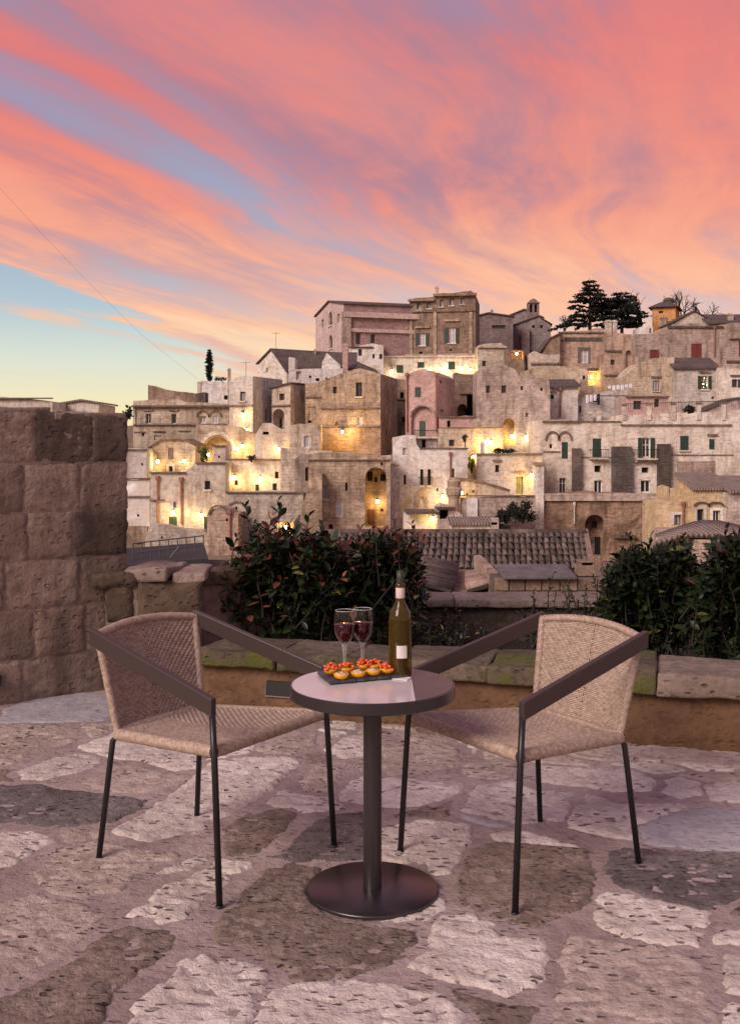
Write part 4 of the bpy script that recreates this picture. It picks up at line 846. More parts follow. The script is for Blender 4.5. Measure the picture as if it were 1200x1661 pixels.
# ---------------------------------------------------------------- cable and aerials
m = MB(); cp = [(-60, 240, 34), (60, 370, 40), (150, 464, 46), (230, 543, 52), (320, 614, 60), (400, 690, 72), (480, 752, 91.8)]
m.tube([at(*p) for p in cp], .005, 4); o = m.build('cable', plain('grey_cable', (.42, .34, .30), .8), None); tag(o, 'thin dark cable sagging across the sky down to the long pale house', 'cable')
def aerial(label, px, y0, y1, Y):
    b = at(px, y1, Y); e = empty('aerial', b, 0, label, 'aerial'); hh = at(px, y0, Y).z - b.z; m = MB(); m.tube([(0, 0, -.3), (0, 0, hh)], .02, 4); m.build('mast', M['iron'], e); m = MB()
    m.tube([(-.5, 0, hh * .93), (.5, 0, hh * .93)], .015, 4)
    for k in range(5): m.tube([(-.4 + .2 * k, -.25, hh * .93), (-.4 + .2 * k, .25, hh * .93)], .01, 4)
    m.build('antenna', M['iron'], e)
aerial('tall thin aerial left of the pink church', 447.5, 538, 570, 120)
aerial('thin aerial on the pale corner house roof', 399, 586, 612, 106)

# ---------------------------------------------------------------- near roofs below the terrace
M['tile'] = rockmat('old_clay_tile', (.085, .062, .054), (.185, .138, .118), (.035, .028, .026), .3, 1.0, (.05, .05, .03), -.02, .4, .9, .38)
M['tileb'] = rockmat('pinkish_clay_tile', (.26, .17, .14), (.36, .25, .21), (.14, .09, .075), .3, 1.0, None, 0, .4, .9, .2)
def tile_mesh(L, r0, r1, seg=6, t=.016):
    m = MB(); vs = []
    for (yy, r) in ((0, r0), (L, r1)):
        for q in (r, r - t):
            for k in range(seg + 1): a = math.pi * k / seg; vs.append((-q * math.cos(a), yy, q * math.sin(a)))
    n = seg + 1; fs = []
    for k in range(seg): fs += [(k, k + 1, 2 * n + k + 1, 2 * n + k), (n + k + 1, n + k, 3 * n + k, 3 * n + k + 1), (k + 1, k, n + k, n + k + 1), (2 * n + k, 2 * n + k + 1, 3 * n + k + 1, 3 * n + k)]
    fs += [(0, 2 * n, 3 * n, n), (seg, n + seg, 3 * n + seg, 2 * n + seg)]
    m.add(vs, fs); return m
tm = tile_mesh(.60, .098, .080); t0 = tm.build('tile', M['tile'], None, True); TILE = t0.data; bpy.data.objects.remove(t0)
tm = tile_mesh(.60, .098, .080); t0 = tm.build('tile', M['tileb'], None, True); TILEB = t0.data; bpy.data.objects.remove(t0)
def tiled_plane(parent, A, B, C, cols, rows, rg, me, deckmat, name='roof'):
    """A, B = eave ends, C = ridge point above A; rows of cover tiles over a deck"""
    A, B, C = Vector(A), Vector(B), Vector(C); U = (B - A); S = (C - A); Nn = U.cross(S).normalized()
    if Nn.z < 0: Nn = -Nn
    m = MB(); D = A + U + S; th = Nn * .06; m.hexa([A - th, B - th, D - th, C - th, A, B, D, C]); deck = m.build(name, deckmat, parent)
    u = U.normalized(); s = S.normalized(); L = S.length / rows; sc = L * 1.22 / .60; ws = U.length / cols / .205
    for i in range(cols):
        for j in range(rows):
            p = A + U * ((i + .5) / cols) + s * (L * j) + Nn * (.012 + .02) + u * rg.gauss(0, .008) + s * rg.gauss(0, .012)
            o = link('tile', me, None, deck); x = u * ws; z = Nn * ws; y = (s * sc - Nn * .035 * sc); ang = rg.gauss(0, .035)
            mt = Matrix(((x.x, y.x, z.x), (x.y, y.y, z.y), (x.z, y.z, z.z))).to_4x4() @ Matrix.Rotation(ang, 4, 'Z'); mt.translation = p
            o.matrix_local = mt
    return deck
rg = random.Random(21)
M['deck'] = plain('shadowed_roof_deck', (.05, .04, .036), .95, vary=.3)
YA, YB = 30.0, 32.0
eA = at(500, 925, YA); eB = at(957, 925, YA); zr = at(730, 866, YB).z
hA = empty('tiled_roof_house', (eA.x, YA + .35, -6.6), 0, 'low house with a broad roof of old curved tiles below the terrace', 'house')
def rel(p, e=hA): return Vector(p) - Vector(e.location)
m = MB(); b0, b1 = rel((eA.x, YA + .35, 0)), rel((eB.x - .15, YB + 3.4, 0)); zt = eA.z + .30
m.add([rel((x, y, z)) for x in (eA.x + .1, eB.x - .1) for y, z in ((YA + .35, -6.6), (YB + 3.2, -6.6), (YB + 3.2, eA.z - .2), (YB, zr - .15), (YA + .35, eA.z - .02))], [(0, 4, 3, 2, 1), (5, 6, 7, 8, 9), (0, 5, 9, 4), (1, 2, 7, 6), (2, 3, 8, 7), (3, 4, 9, 8)])
m.build('wall', M['brown'], hA)
tiled_plane(hA, rel(eA), rel(eB), rel((eA.x + .23, YB, zr)), 45, 6, rg, TILE, M['deck'])
m = MB(); m.hexa([rel((eA.x, YB + .004, zr - .06)), rel((eB.x, YB + .004, zr - .06)), rel((eB.x, YB + 3.4, eA.z - .3)), rel((eA.x, YB + 3.4, eA.z - .3)), rel((eA.x, YB + .004, zr)), rel((eB.x, YB + .004, zr)), rel((eB.x, YB + 3.4, eA.z - .24)), rel((eA.x, YB + 3.4, eA.z - .24))]); m.build('rear_slope', M['roof'], hA)
for i in range(11):
    x0 = eA.x + .23 + (eB.x - eA.x) * i / 11; m = MB(); m.tube([rel((x0, YB, zr + .03)), rel((x0 + (eB.x - eA.x) / 11 + .05, YB, zr + .05))], [.12, .10], 8); m.build('ridge_tile', M['tile'], hA, True)
m = MB(); m.hexa([rel((eB.x - .02, YA + .1, eA.z - .4)), rel((eB.x + .16, YA + .1, eA.z - .4)), rel((eB.x + .39, YB + .2, zr - .4)), rel((eB.x + .21, YB + .2, zr - .4)), rel((eB.x - .02, YA + .1, eA.z + .12)), rel((eB.x + .16, YA + .1, eA.z + .12)), rel((eB.x + .39, YB + .2, zr + .14)), rel((eB.x + .21, YB + .2, zr + .14))]); m.build('verge', M['tileb'], hA)
# light well with two small roofs falling into it
hB = empty('light_well_house', (at(690, 960, 16.8).x, 16.8, -6.6), 0, 'small house with two little tiled slopes falling into a mossy light well', 'house')
rB = lambda p: rel(p, hB)
m = MB(); xa, xb = at(600, 960, 17).x, at(797, 960, 17).x
m.add([rB((x, y, z)) for z in (-6.6, at(700, 966, 17).z) for x, y in ((xa, 16.9), (xb, 16.9), (xb, 20.6), (xa, 20.6))], [(0, 3, 2, 1), (4, 5, 6, 7), (0, 1, 5, 4), (1, 2, 6, 5), (2, 3, 7, 6), (3, 0, 4, 7)]); m.build('wall', M['brown'], hB)
m2 = at(738, 958, 17.2); a2 = at(738, 922, 20.3)
def ribbed_slope(parent, A, B, C, n, r, mat, name, rg):
    """small roof slope whose long tile rows run from the ridge C down to the eave A-B"""
    A, B, C = Vector(A), Vector(B), Vector(C); S = C - A; U = B - A; Nn = U.cross(S).normalized()
    if Nn.z < 0: Nn = -Nn
    m = MB(); D = B + S; th = Nn * .05; m.hexa([A - th, B - th, D - th, C - th, A, B, D, C]); deck = m.build(name, M['deck'], parent)
    for i in range(n):
        p = A + U * ((i + .5) / n); k = 1; m = MB()
        for j in range(k):
            q0 = p + S * (j / k - .02) + Nn * (.012 * (1 - j % 2)) + U.normalized() * rg.gauss(0, .008); q1 = p + S * ((j + 1) / k + .02) + U.normalized() * rg.gauss(0, .008); m.tube([q0, q1], [r, r * .86], 8)
        m.build('tile_row', mat, deck, True)
ribbed_slope(hB, rB(at(733, 957, 17.3)), rB(at(741, 921, 20.2)), rB(at(640, 934, 17.2)), 15, .10, M['tile'], 'left_slope', rg)
ribbed_slope(hB, rB(at(757, 957, 17.3)), rB(at(757, 936, 19.6)), rB(at(795, 946, 17.3)), 11, .10, M['tileb'], 'right_slope', rg)
M['mossw'] = rockmat('mossy_wall', (.13, .13, .06), (.20, .19, .09), (.06, .06, .03), .2, 1, (.07, .10, .03), .1)
m = MB(); p = at(734, 924, 20.45); q = at(800, 962, 20.45); m.box(p.x, q.x, 20.45, 20.55, q.z, p.z); m.v = [tuple(rB(v)) for v in m.v]; m.build('mossy_back_wall', M['mossw'], hB)
m = MB(); p = at(793, 926, 17.3); q = at(806, 966, 17.3); m.box(p.x, q.x, 17.2, 19.8, q.z, p.z); m.v = [tuple(rB(v)) for v in m.v]; m.build('dividing_wall', M['pinkbrick'], hB)
# block wall with slab and chimney
hC = empty('block_wall', (at(888, 975, 16.5).x, 16.5, -6.6), 0, 'low wall of square stone blocks under a grey slab below the terrace', 'wall'); rC = lambda p: rel(p, hC)
xa, xb = at(802, 0, 16.5).x, at(977, 0, 16.5).x; zt = at(888, 938, 16.5).z
m = MB(); m.box(xa, xb, 16.53, 17.2, -6.6, zt - .01); m.v = [tuple(rC(v)) for v in m.v]; m.build('core', M['dark'], hC)
bl = [rockmat('tufa_block', (.20, .135, .095), (.28, .20, .15), (.09, .06, .045), .5, 1.5, None, 0, .6, .9, .25)]
for j in range(4):
    x = xa - (.1 if j % 2 else 0); z1 = zt - j * .205
    while x < xb:
        w = rg.uniform(.20, .36); x2 = min(x + w, xb); m = MB(); m.box(max(x, xa) + .008, x2 - .008, 16.49 + rg.uniform(-.012, .012), 16.6, z1 - .197, z1 - .003); m.v = [tuple(rC(v)) for v in m.v]; bevel_obj(m.build('block', bl[0], hC), .012, 2); x = x2
m = MB(); p, q = at(803, 926, 17.4), at(934, 938, 16.4); m.hexa([rC(v) for v in ((p.x, 16.35, zt), (q.x, 16.35, zt), (q.x + .05, 17.5, zt + .06), (p.x, 17.5, zt + .06), (p.x, 16.35, zt + .05), (q.x, 16.35, zt + .05), (q.x + .05, 17.5, zt + .11), (p.x, 17.5, zt + .11))]); bevel_obj(m.build('slab', plain('grey_slab', (.12, .105, .11), .8, vary=.3), hC), .01)
hD = empty('stone_chimney', (at(950, 0, 16.9).x, 16.9, zt + .0), 0, 'squat stone chimney with a dark flue at the edge of the tiled roof', 'chimney')
m = MB(); w = 15 / F * 16.9; z1 = at(950, 909, 16.9).z - zt; m.box(-w, w, -.16, .2, 0, z1 * .72); m.box(-w * .8, -w * .55, -.14, .18, z1 * .72, z1 * .9); m.box(w * .55, w * .8, -.14, .18, z1 * .72, z1 * .9); m.box(-w * .85, w * .85, -.16, .2, z1 * .9, z1); bevel_obj(m.build('stack', bl[0], hD), .01)
m = MB(); m.box(-w * .54, w * .54, -.05, .15, z1 * .72, z1 * .9); m.build('flue', M['black'], hD)
# small side roof right of it
hE = empty('side_roof_house', (at(978, 0, 18).x, 18, -6.6), 0, 'narrow dark tiled lean-to between the block wall and the right shrub', 'shed'); rE = lambda p: rel(p, hE)
tiled_plane(hE, rE(at(979, 968, 17.6)), rE(at(1090, 968, 17.6)), rE(at(979, 918, 19.6)), 8, 4, rg, TILE, M['deck'])
m = MB(); p, q = at(979, 970, 17.7), at(1090, 920, 19.5); m.box(p.x + .03, q.x - .4, 17.7, 19.5, -6.6, p.z - .08); m.v = [tuple(rE(v)) for v in m.v]; m.build('wall', M['brown'], hE)
# house with humped roof on the right
hF = empty('humped_roof_house', (at(1130, 0, 44).x, 44, -9.6), 0, 'stone house with a humped grey tiled roof behind the right shrub', 'house'); rF = lambda p: rel(p, hF)
xs = [1064, 1085, 1105, 1125, 1145, 1165, 1185, 1205, 1230]; ys = [869, 862, 855, 849, 846.5, 847, 851, 857, 866]
m = MB()
for i in range(len(xs) - 1): m.quad(rF((at(xs[i], 0, 44).x, 44.1, -9.6)), rF((at(xs[i + 1], 0, 44).x, 44.1, -9.6)), rF((at(xs[i + 1], 0, 44).x, 44.1, at(0, 872, 44).z)), rF((at(xs[i], 0, 44).x, 44.1, at(0, 872, 44).z)))
p, q = at(1130, 876, 43.2), at(1235, 910, 43.2); m.box(p.x - hF.location.x, q.x - hF.location.x, -.9, 6, 0, p.z + 9.6); m.build('wall', M['pinkbrick'], hF)
m = MB(); nrib = 44
def hump(t):
    k = t * (len(xs) - 1); i = min(int(k), len(xs) - 2); f = k - i; return xs[i] + (xs[i + 1] - xs[i]) * f, ys[i] + (ys[i + 1] - ys[i]) * f
for i in range(nrib):
    x, y = hump((i + .5) / nrib); c = at(x, y, 46.4); e_ = at(x + (x - 1150) * .03, max(y + 14, 869), 43.4); m.tube([rF(e_), rF(c)], .105, 6)
    x0, y0 = hump(i / nrib); x1, y1 = hump((i + 1) / nrib); a, b_ = at(x0, y0 + 1, 46.4), at(x1, y1 + 1, 46.4); ea, eb = at(x0 + (x0 - 1150) * .03, max(y0 + 15, 870), 43.4), at(x1 + (x1 - 1150) * .03, max(y1 + 15, 870), 43.4); m.quad(rF(ea), rF(eb), rF(b_), rF(a))
tag(m.build('roof', M['roofw'], hF, True), kind='stuff')
# dark metal shed roof left
hG = empty('metal_canopy', (at(270, 0, 30).x, 30, -6.6), 0, 'dark metal roofed terrace with thin rails beyond the low dark wall', 'canopy'); rG = lambda p: rel(p, hG)
m = MB(); a, b_, c, d = at(196, 890, 33), at(330, 880, 34.5), at(338, 906, 30), at(196, 918, 30)
m.hexa([rG(Vector(q) + Vector((0, 0, k))) for k in (-.25, 0) for q in (d, c, b_, a)]); m.build('roof', plain('dark_sheet_metal', (.020, .019, .022), .75, 0, .3), hG)
m = MB(); m.box(a.x, c.x, 30.1, 34.4, -6.6, d.z - .3); m.v = [tuple(rG(v)) for v in m.v]; m.build('wall', M['dark'], hG)
m = MB(); p0, p1 = at(216, 897, 31), at(330, 884, 31.5)
for z in (0, .28): m.tube([rG(p0 + Vector((0, 0, z))), rG(p1 + Vector((0, 0, z)))], .02, 5)
for i in range(9): p = p0.lerp(p1, i / 8); m.tube([rG(p + Vector((0, 0, -.5))), rG(p + Vector((0, 0, .3)))], .018, 5)
for xx in (276,): p = at(xx, 905, 30.6); m.tube([rG(p), rG(p + Vector((.25, .1, .32)))], .03, 5)
m.build('rails', plain('galvanised_rail', (.07, .07, .08), .6, .2), hG)

# ---------------------------------------------------------------- hillside under everything
M['soil'] = rockmat('hillside_earth', (.17, .125, .09), (.26, .20, .15), (.09, .07, .05), .2, .3, (.06, .07, .03), .0, .5, .95, 0.0, True)
GX, GY = 56, 60; x0, x1, y0, y1 = -110.0, 110.0, 8.0, 240.0; vs = []; fs = []
ctl = [(b.x, b.y, b.z + .05) for b in BASES] + [(x, yy, -6.5) for yy in (12, 22, 31) for x in range(-60, 61, 8)] + [(x, yy, -9.8) for yy in (42, 52, 62, 70) for x in range(-60, 61, 8)] + [(x, 230, 2.0) for x in (-100, -50, 0, 50, 100)] + [(-105, 110, -3), (105, 110, 6), (-75, 95, -2), (-60, 120, 1)]
for j in range(GY + 1):
    for i in range(GX + 1):
        X = x0 + (x1 - x0) * i / GX; Yy = y0 + (y1 - y0) * (j / GY) ** 1.15; sw = sz = 0
        for (bx, by, bz) in ctl:
            w = 1 / ((X - bx) ** 2 + (Yy - by) ** 2 + 2.0) ** 1.7; sw += w; sz += w * bz
        z = sz / sw - .25
        for (fa, fb, fy, fz) in FRONTS:
            if fa - 2.5 < X < fb + 2.5 and fy - 7 < Yy < fy + 4.5: z = min(z, fz - .15)
        if Yy < 78.5: z = min(z, -9.6 if Yy > 36 else -6.4)
        vs.append((X, Yy, z))
for j in range(GY):
    for i in range(GX): k = j * (GX + 1) + i; fs.append((k, k + 1, k + GX + 2, k + GX + 1))
me = bpy.data.meshes.new('hillside'); me.from_pydata(vs, [], fs); me.polygons.foreach_set('use_smooth', [True] * len(fs)); o = link('hillside', me, M['soil']); tag(o, kind='structure')
m = MB(); m.quad((-2500, -2500, -12), (2500, -2500, -12), (2500, 2500, -12), (-2500, 2500, -12)); o = m.build('ground', M['soil'], None); tag(o, kind='structure')

# black lantern on a wall post
e = empty('lantern_post', at(754, 731, 93.5), 0, 'black lantern on a short post standing before the glowing terrace house', 'lantern'); m = MB(); m.tube([(0, 0, -.3), (0, 0, .75)], .05, 6); m.build('post', M['iron'], e)
m = MB(); m.lathe([(.05, .75), (.16, .85), (.26, 1.15), (.34, 1.2), (.12, 1.42), (0, 1.5)], 6); m.build('lantern_head', M['iron'], e)
# ---------------------------------------------------------------- the terrace
def dense(poly, step, jit, rg):
    out = []; n = len(poly)
    for i in range(n):
        a, b = Vector(poly[i]), Vector(poly[(i + 1) % n]); k = max(1, int((b - a).length / step))
        for j in range(k):
            p = a.lerp(b, j / k); out.append(p + Vector((rg.gauss(0, jit), rg.gauss(0, jit))))
    return out
def seg_dist(p, a, b):
    d = b - a; t = max(0, min(1, (p - a).dot(d) / max(d.length_squared, 1e-9))); return (p - (a + d * t)).length
def smooth_poly(poly, it=1):
    for _ in range(it):
        q = []
        for a, b in zip(poly, poly[1:] + poly[:1]): a, b = Vector(a), Vector(b); q += [a.lerp(b, .2), a.lerp(b, .8)]
        poly = q
    return poly
def inside(p, poly):
    c = False; n = len(poly); j = n - 1
    for i in range(n):
        a, b = poly[i], poly[j]
        if (a.y > p.y) != (b.y > p.y) and p.x < (b.x - a.x) * (p.y - a.y) / (b.y - a.y) + a.x: c = not c
        j = i
    return c
def stone(name, poly, mat, parent, frame, proud, rough, edge, step, jit, rg, sink=.012, pits=0.0, fr=9.0, rounds=1):
    """one stone: an irregular outline, rounded edges and a lumpy, pitted face"""
    O, U, V, N = frame; ring = dense(smooth_poly([Vector(p) for p in poly], rounds), step * 1.4, jit, rg); n = len(ring)
    wo = rg.uniform(0, 99); ring = [p + Vector((noise.noise(Vector((p.x * 11, p.y * 11, wo))), noise.noise(Vector((p.x * 11, p.y * 11, wo + 7))))) * jit * 3.2 for p in ring]
    xs = [p.x for p in ring]; ys = [p.y for p in ring]; pts = list(ring)
    y = min(ys) + step * .5; odd = 0
    while y < max(ys):
        x = min(xs) + step * (.25 + .5 * odd)
        while x < max(xs):
            p = Vector((x + rg.gauss(0, step * .16), y + rg.gauss(0, step * .16)))
            if inside(p, ring) and min(seg_dist(p, ring[i], ring[(i + 1) % n]) for i in range(n)) > step * .45: pts.append(p)
            x += step
        y += step * .87; odd ^= 1
    cv, ce, cf, ov, oe, of = delaunay_2d_cdt(pts, [(i, (i + 1) % n) for i in range(n)], [list(range(n))], 1, 1e-5)
    off = Vector((rg.uniform(-50, 50), rg.uniform(-50, 50), rg.uniform(-50, 50))); vs = []
    for i, p in enumerate(cv):
        d = min(seg_dist(p, ring[k], ring[(k + 1) % n]) for k in range(n)); e = min(1, d / edge); e = e * (2 - e)
        q = Vector((p.x * fr, p.y * fr, 0)) + off
        h = -sink + (proud + sink) * e + rough * e * (noise.noise(q * .35) * 1.1 + noise.noise(q) * .6 + noise.noise(q * 2.7) * .35)
        if pits:
            v = noise.noise(Vector((q.x * 1.9, q.y * 4.2, 3.0))) + .5 * noise.noise(q * 5.1)
            if v > .20: h -= pits * e * min(1, (v - .20) * 3.2)
        vs.append(O + U * p.x + V * p.y + N * h)
    me = bpy.data.meshes.new(name); me.from_pydata(vs, [], cf); me.polygons.foreach_set('use_smooth', [True] * len(me.polygons)); me.update()
    if me.polygons and sum((pl.normal.dot(N) for pl in me.polygons)) < 0: me.flip_normals()
    return link(name, me, mat, parent)
def rock_box(name, size, mat, parent, loc, rz, rg, cuts=6, rough=.012, bev=.03, fr=6.0, taper=0.0):
    """rough-hewn block, origin at the middle of its underside"""
    bm = bmesh.new(); bmesh.ops.create_cube(bm, size=1.0); bmesh.ops.scale(bm, vec=size, verts=bm.verts); bmesh.ops.translate(bm, vec=(0, 0, size[2] / 2), verts=bm.verts)
    bmesh.ops.bevel(bm, geom=bm.edges[:], offset=bev, segments=2, affect='EDGES', profile=.6)
    L = max(size) / cuts
    for _ in range(4):
        ed = [e for e in bm.edges if e.calc_length() > L * 1.3]
        if not ed: break
        bmesh.ops.subdivide_edges(bm, edges=ed, cuts=1, use_grid_fill=True)
    bmesh.ops.triangulate(bm, faces=bm.faces)
    off = Vector((rg.uniform(-50, 50), rg.uniform(-50, 50), rg.uniform(-50, 50)))
    for v in bm.verts:
        q = v.co * fr + off; v.co += Vector((noise.noise(q), noise.noise(q + Vector((9, 0, 0))), noise.noise(q + Vector((0, 9, 0))))) * rough * 1.6 + Vector((noise.noise(q * 3), noise.noise(q * 3 + Vector((5, 0, 0))), noise.noise(q * 3 + Vector((0, 5, 0))))) * rough * .6
        if taper: v.co.x *= 1 - taper * v.co.z / size[2]
    me = bpy.data.meshes.new(name); bm.to_mesh(me); bm.free(); me.polygons.foreach_set('use_smooth', [True] * len(me.polygons))
    o = link(name, me, mat, parent, loc); o.rotation_euler = (0, 0, rz); return o

# ---- floor
M['mortar'] = rockmat('worn_floor_mortar', (.31, .235, .215), (.46, .365, .345), (.20, .145, .135), .45, 1.0, (.24, .19, .19), .02, .8, .70, 0.0, True, mott=.4)
FL = {'p': rockmat('pale_flagstone', (.54, .46, .41), (.76, .68, .62), (.33, .255, .22), .95, 1.0, (.44, .35, .33), -.04, 1.0, .70, .08, mott=.38),
      'm': rockmat('pinkish_flagstone', (.38, .30, .255), (.55, .45, .39), (.21, .15, .125), .95, 1.0, (.52, .42, .39), -.03, 1.0, .70, .08, mott=.5),
      'b': rockmat('brown_flagstone', (.20, .15, .12), (.34, .26, .215), (.09, .064, .052), .9, 1.3, (.36, .28, .255), -.02, 1.0, .75, .08, mott=.55),
      'd': rockmat('dark_flagstone', (.13, .108, .103), (.235, .20, .19), (.06, .047, .045), .9, 1.3, (.32, .26, .255), .0, 1.0, .7, .08, mott=.55),
      'g': rockmat('grey_flagstone', (.36, .34, .36), (.48, .45, .47), (.24, .21, .22), .4, 1.0, None, 0, .5, .6, .06)}
m = MB(); m.box(-5, 5, -4, 5.2, -.5, 0); m.add([(-5, 5.2, 0), (5, 5.2, 0), (5, 7.7, 0), (-5, 7.7, 0), (-5, 5.2, -.5), (5, 5.2, -.5), (5, 7.7, -.5), (-5, 7.7, -.5)], [(0, 1, 2, 3), (4, 7, 6, 5), (1, 5, 6, 2), (2, 6, 7, 3), (3, 7, 4, 0)])
floor = m.build('terrace_floor', M['mortar'], None); tag(floor, kind='structure')
m = MB(); m.box(-5, 5, -4, 7.7, -13, -.504); o = m.build('terrace_substructure', M['brown'], None); tag(o, kind='structure')
LZ = [('g', [(0, 95), (20, 60), (110, 25), (260, 10), (350, 15), (380, 60), (330, 100), (150, 105), (-60, 108), (-90, 80)]),
 ('m', [(-60, 116), (180, 112), (255, 135), (250, 165), (100, 205), (60, 240), (-60, 242)]), ('p', [(60, 265), (150, 225), (220, 210), (330, 215), (320, 245), (220, 275), (150, 290), (70, 290)]),
 ('p', [(265, 185), (380, 135), (430, 160), (540, 185), (650, 200), (640, 250), (560, 262), (450, 232), (380, 222), (300, 205)]), ('m', [(265, 305), (400, 240), (560, 272), (625, 277), (595, 302), (480, 330), (380, 332)]),
 ('d', [(-60, 312), (130, 310), (250, 330), (380, 345), (465, 360), (440, 395), (360, 425), (200, 445), (-60, 425)]),
 ('p', [(380, 450), (500, 385), (600, 310), (680, 240), (800, 222), (960, 225), (965, 242), (930, 275), (850, 345), (760, 393), (700, 430), (640, 470), (610, 455), (490, 488)]),
 ('b', [(725, 450), (800, 403), (900, 390), (968, 408), (915, 460), (865, 515), (800, 540), (725, 535), (718, 490)]), ('d', [(885, 545), (960, 482), (1020, 430), (1100, 400), (1215, 405), (1225, 470), (1215, 545), (1080, 556), (960, 553)]),
 ('m', [(1025, 242), (1135, 238), (1115, 272), (1080, 328), (1000, 330), (965, 300)]), ('m', [(820, 192), (900, 160), (1025, 138), (1030, 180), (960, 208), (860, 208)]), ('p', [(1055, 195), (1130, 150), (1225, 145), (1240, 205), (1110, 225)]),
 ('p', [(-60, 470), (60, 455), (150, 470), (170, 490), (100, 540), (40, 570), (-60, 580)]), ('m', [(115, 590), (200, 512), (330, 492), (420, 512), (560, 528), (585, 542), (500, 570), (440, 600), (400, 648), (280, 668), (180, 658), (120, 625)]),
 ('p', [(395, 733), (470, 697), (520, 642), (620, 602), (700, 558), (812, 567), (812, 580), (760, 600), (720, 640), (650, 690), (600, 738), (520, 763), (500, 740)]),
 ('b', [(695, 768), (770, 692), (860, 596), (940, 566), (1045, 592), (1000, 650), (1010, 700), (1080, 745), (1200, 772), (1340, 775), (1330, 840), (1250, 890), (1130, 925), (1060, 935), (960, 948), (900, 896), (850, 846), (700, 815)]),
 ('m', [(-60, 705), (120, 668), (250, 695), (345, 732), (295, 788), (195, 868), (100, 926), (-60, 985)]), ('b', [(335, 792), (420, 774), (565, 794), (535, 860), (435, 930), (375, 1000), (310, 1110), (200, 1200), (-60, 1210), (-60, 1030), (130, 955), (245, 872)]),
 ('p', [(445, 1010), (560, 932), (580, 888), (660, 858), (700, 882), (760, 874), (800, 888), (865, 918), (855, 962), (800, 1082), (770, 1150), (560, 1170), (400, 1120)]),
 ('p', [(835, 1060), (880, 995), (960, 955), (1080, 942), (1200, 958), (1300, 962), (1430, 990), (1500, 1050), (1460, 1130), (1200, 1180), (860, 1150)])]
RZ = [('p', [(-90, 345), (-60, 300), (-20, 280), (160, 292), (295, 312), (268, 345), (170, 370), (100, 382), (-85, 362)]), ('p', [(345, 312), (480, 294), (540, 332), (655, 333), (648, 380), (618, 428), (480, 436), (335, 400), (300, 388)]), ('g', [(290, 395), (440, 432), (465, 445), (380, 442), (288, 415)]),
 ('p', [(30, 452), (170, 424), (325, 442), (325, 490), (268, 596), (190, 600), (180, 560), (40, 560)]), ('p', [(392, 467), (480, 458), (600, 482), (690, 514), (640, 519), (500, 496), (400, 490)]), ('p', [(643, 442), (662, 394), (700, 340), (830, 373), (1000, 368), (1025, 385), (868, 438), (858, 488), (760, 474)]),
 ('p', [(560, 247), (700, 257), (850, 262), (918, 292), (912, 328), (780, 333), (700, 312), (600, 308), (545, 298)]), ('p', [(952, 292), (1000, 282), (1073, 302), (1078, 343), (1000, 353), (947, 333)]), ('p', [(1087, 306), (1260, 290), (1260, 372), (1097, 360)]),
 ('g', [(876, 442), (980, 404), (1090, 383), (1260, 405), (1260, 522), (1060, 522), (900, 498), (870, 470)]), ('d', [(772, 532), (830, 518), (1000, 524), (1260, 532), (1260, 640), (1130, 700), (1080, 712), (960, 686), (830, 646), (768, 600)]),
 ('b', [(275, 660), (322, 524), (420, 500), (560, 508), (698, 524), (726, 590), (706, 688), (640, 730), (520, 764), (420, 738), (300, 698)]), ('p', [(738, 768), (743, 682), (762, 658), (920, 683), (1105, 722), (1078, 800), (1058, 832), (960, 822), (800, 797)]), ('p', [(1102, 825), (1132, 783), (1260, 772), (1260, 838)]),
 ('p', [(128, 893), (192, 850), (203, 782), (237, 738), (330, 733), (408, 762), (420, 800), (500, 812), (520, 790), (568, 803), (572, 850), (553, 966), (500, 962), (440, 992), (330, 957), (250, 943)]), ('m', [(612, 880), (662, 804), (800, 824), (960, 844), (1085, 902), (1076, 960), (1120, 1070), (1080, 1170), (700, 1190), (520, 1130), (605, 1060), (612, 990), (642, 958)]),
 ('p', [(1142, 862), (1260, 850), (1260, 1000), (1152, 980)]), ('p', [(1150, 1010), (1280, 1030), (1290, 1200), (1140, 1190)]), ('m', [(40, 172), (160, 152), (278, 192), (296, 238), (180, 268), (60, 278), (42, 240)]), ('m', [(295, 242), (420, 227), (496, 247), (468, 280), (380, 290), (302, 280)]),
 ('m', [(1090, 270), (1260, 272), (1260, 286), (1100, 298), (1000, 275)])]
rg = random.Random(5); FLF = (Vector((0, 0, 0)), Vector((1, 0, 0)), Vector((0, 1, 0)), Vector((0, 0, 1)))
LAID = []
def floor_stone(cls, zp, ox):
    pl = [onz(ox + a / 2, 1120 + b / 2).to_2d() for a, b in zp]; cc = sum(pl, Vector((0, 0))) / len(pl); pl = [cc + (p - cc) * 1.06 for p in pl]; near = min(p.y for p in pl)
    st = .014 if near < 3.6 else .02; LAID.append(pl)
    stone('flagstone', pl, FL[cls], floor, FLF, {'p': .009, 'm': .007, 'b': .007, 'd': .006, 'g': .006}[cls], {'p': .0045, 'g': .002}.get(cls, .0045),   .014, st, .0045, rg, .004, {'p': .011, 'm': .010, 'g': .003}.get(cls, .010), 8.0, 0)
for c, z in LZ: floor_stone(c, z, 0)
for c, z in RZ: floor_stone(c, z, 600)
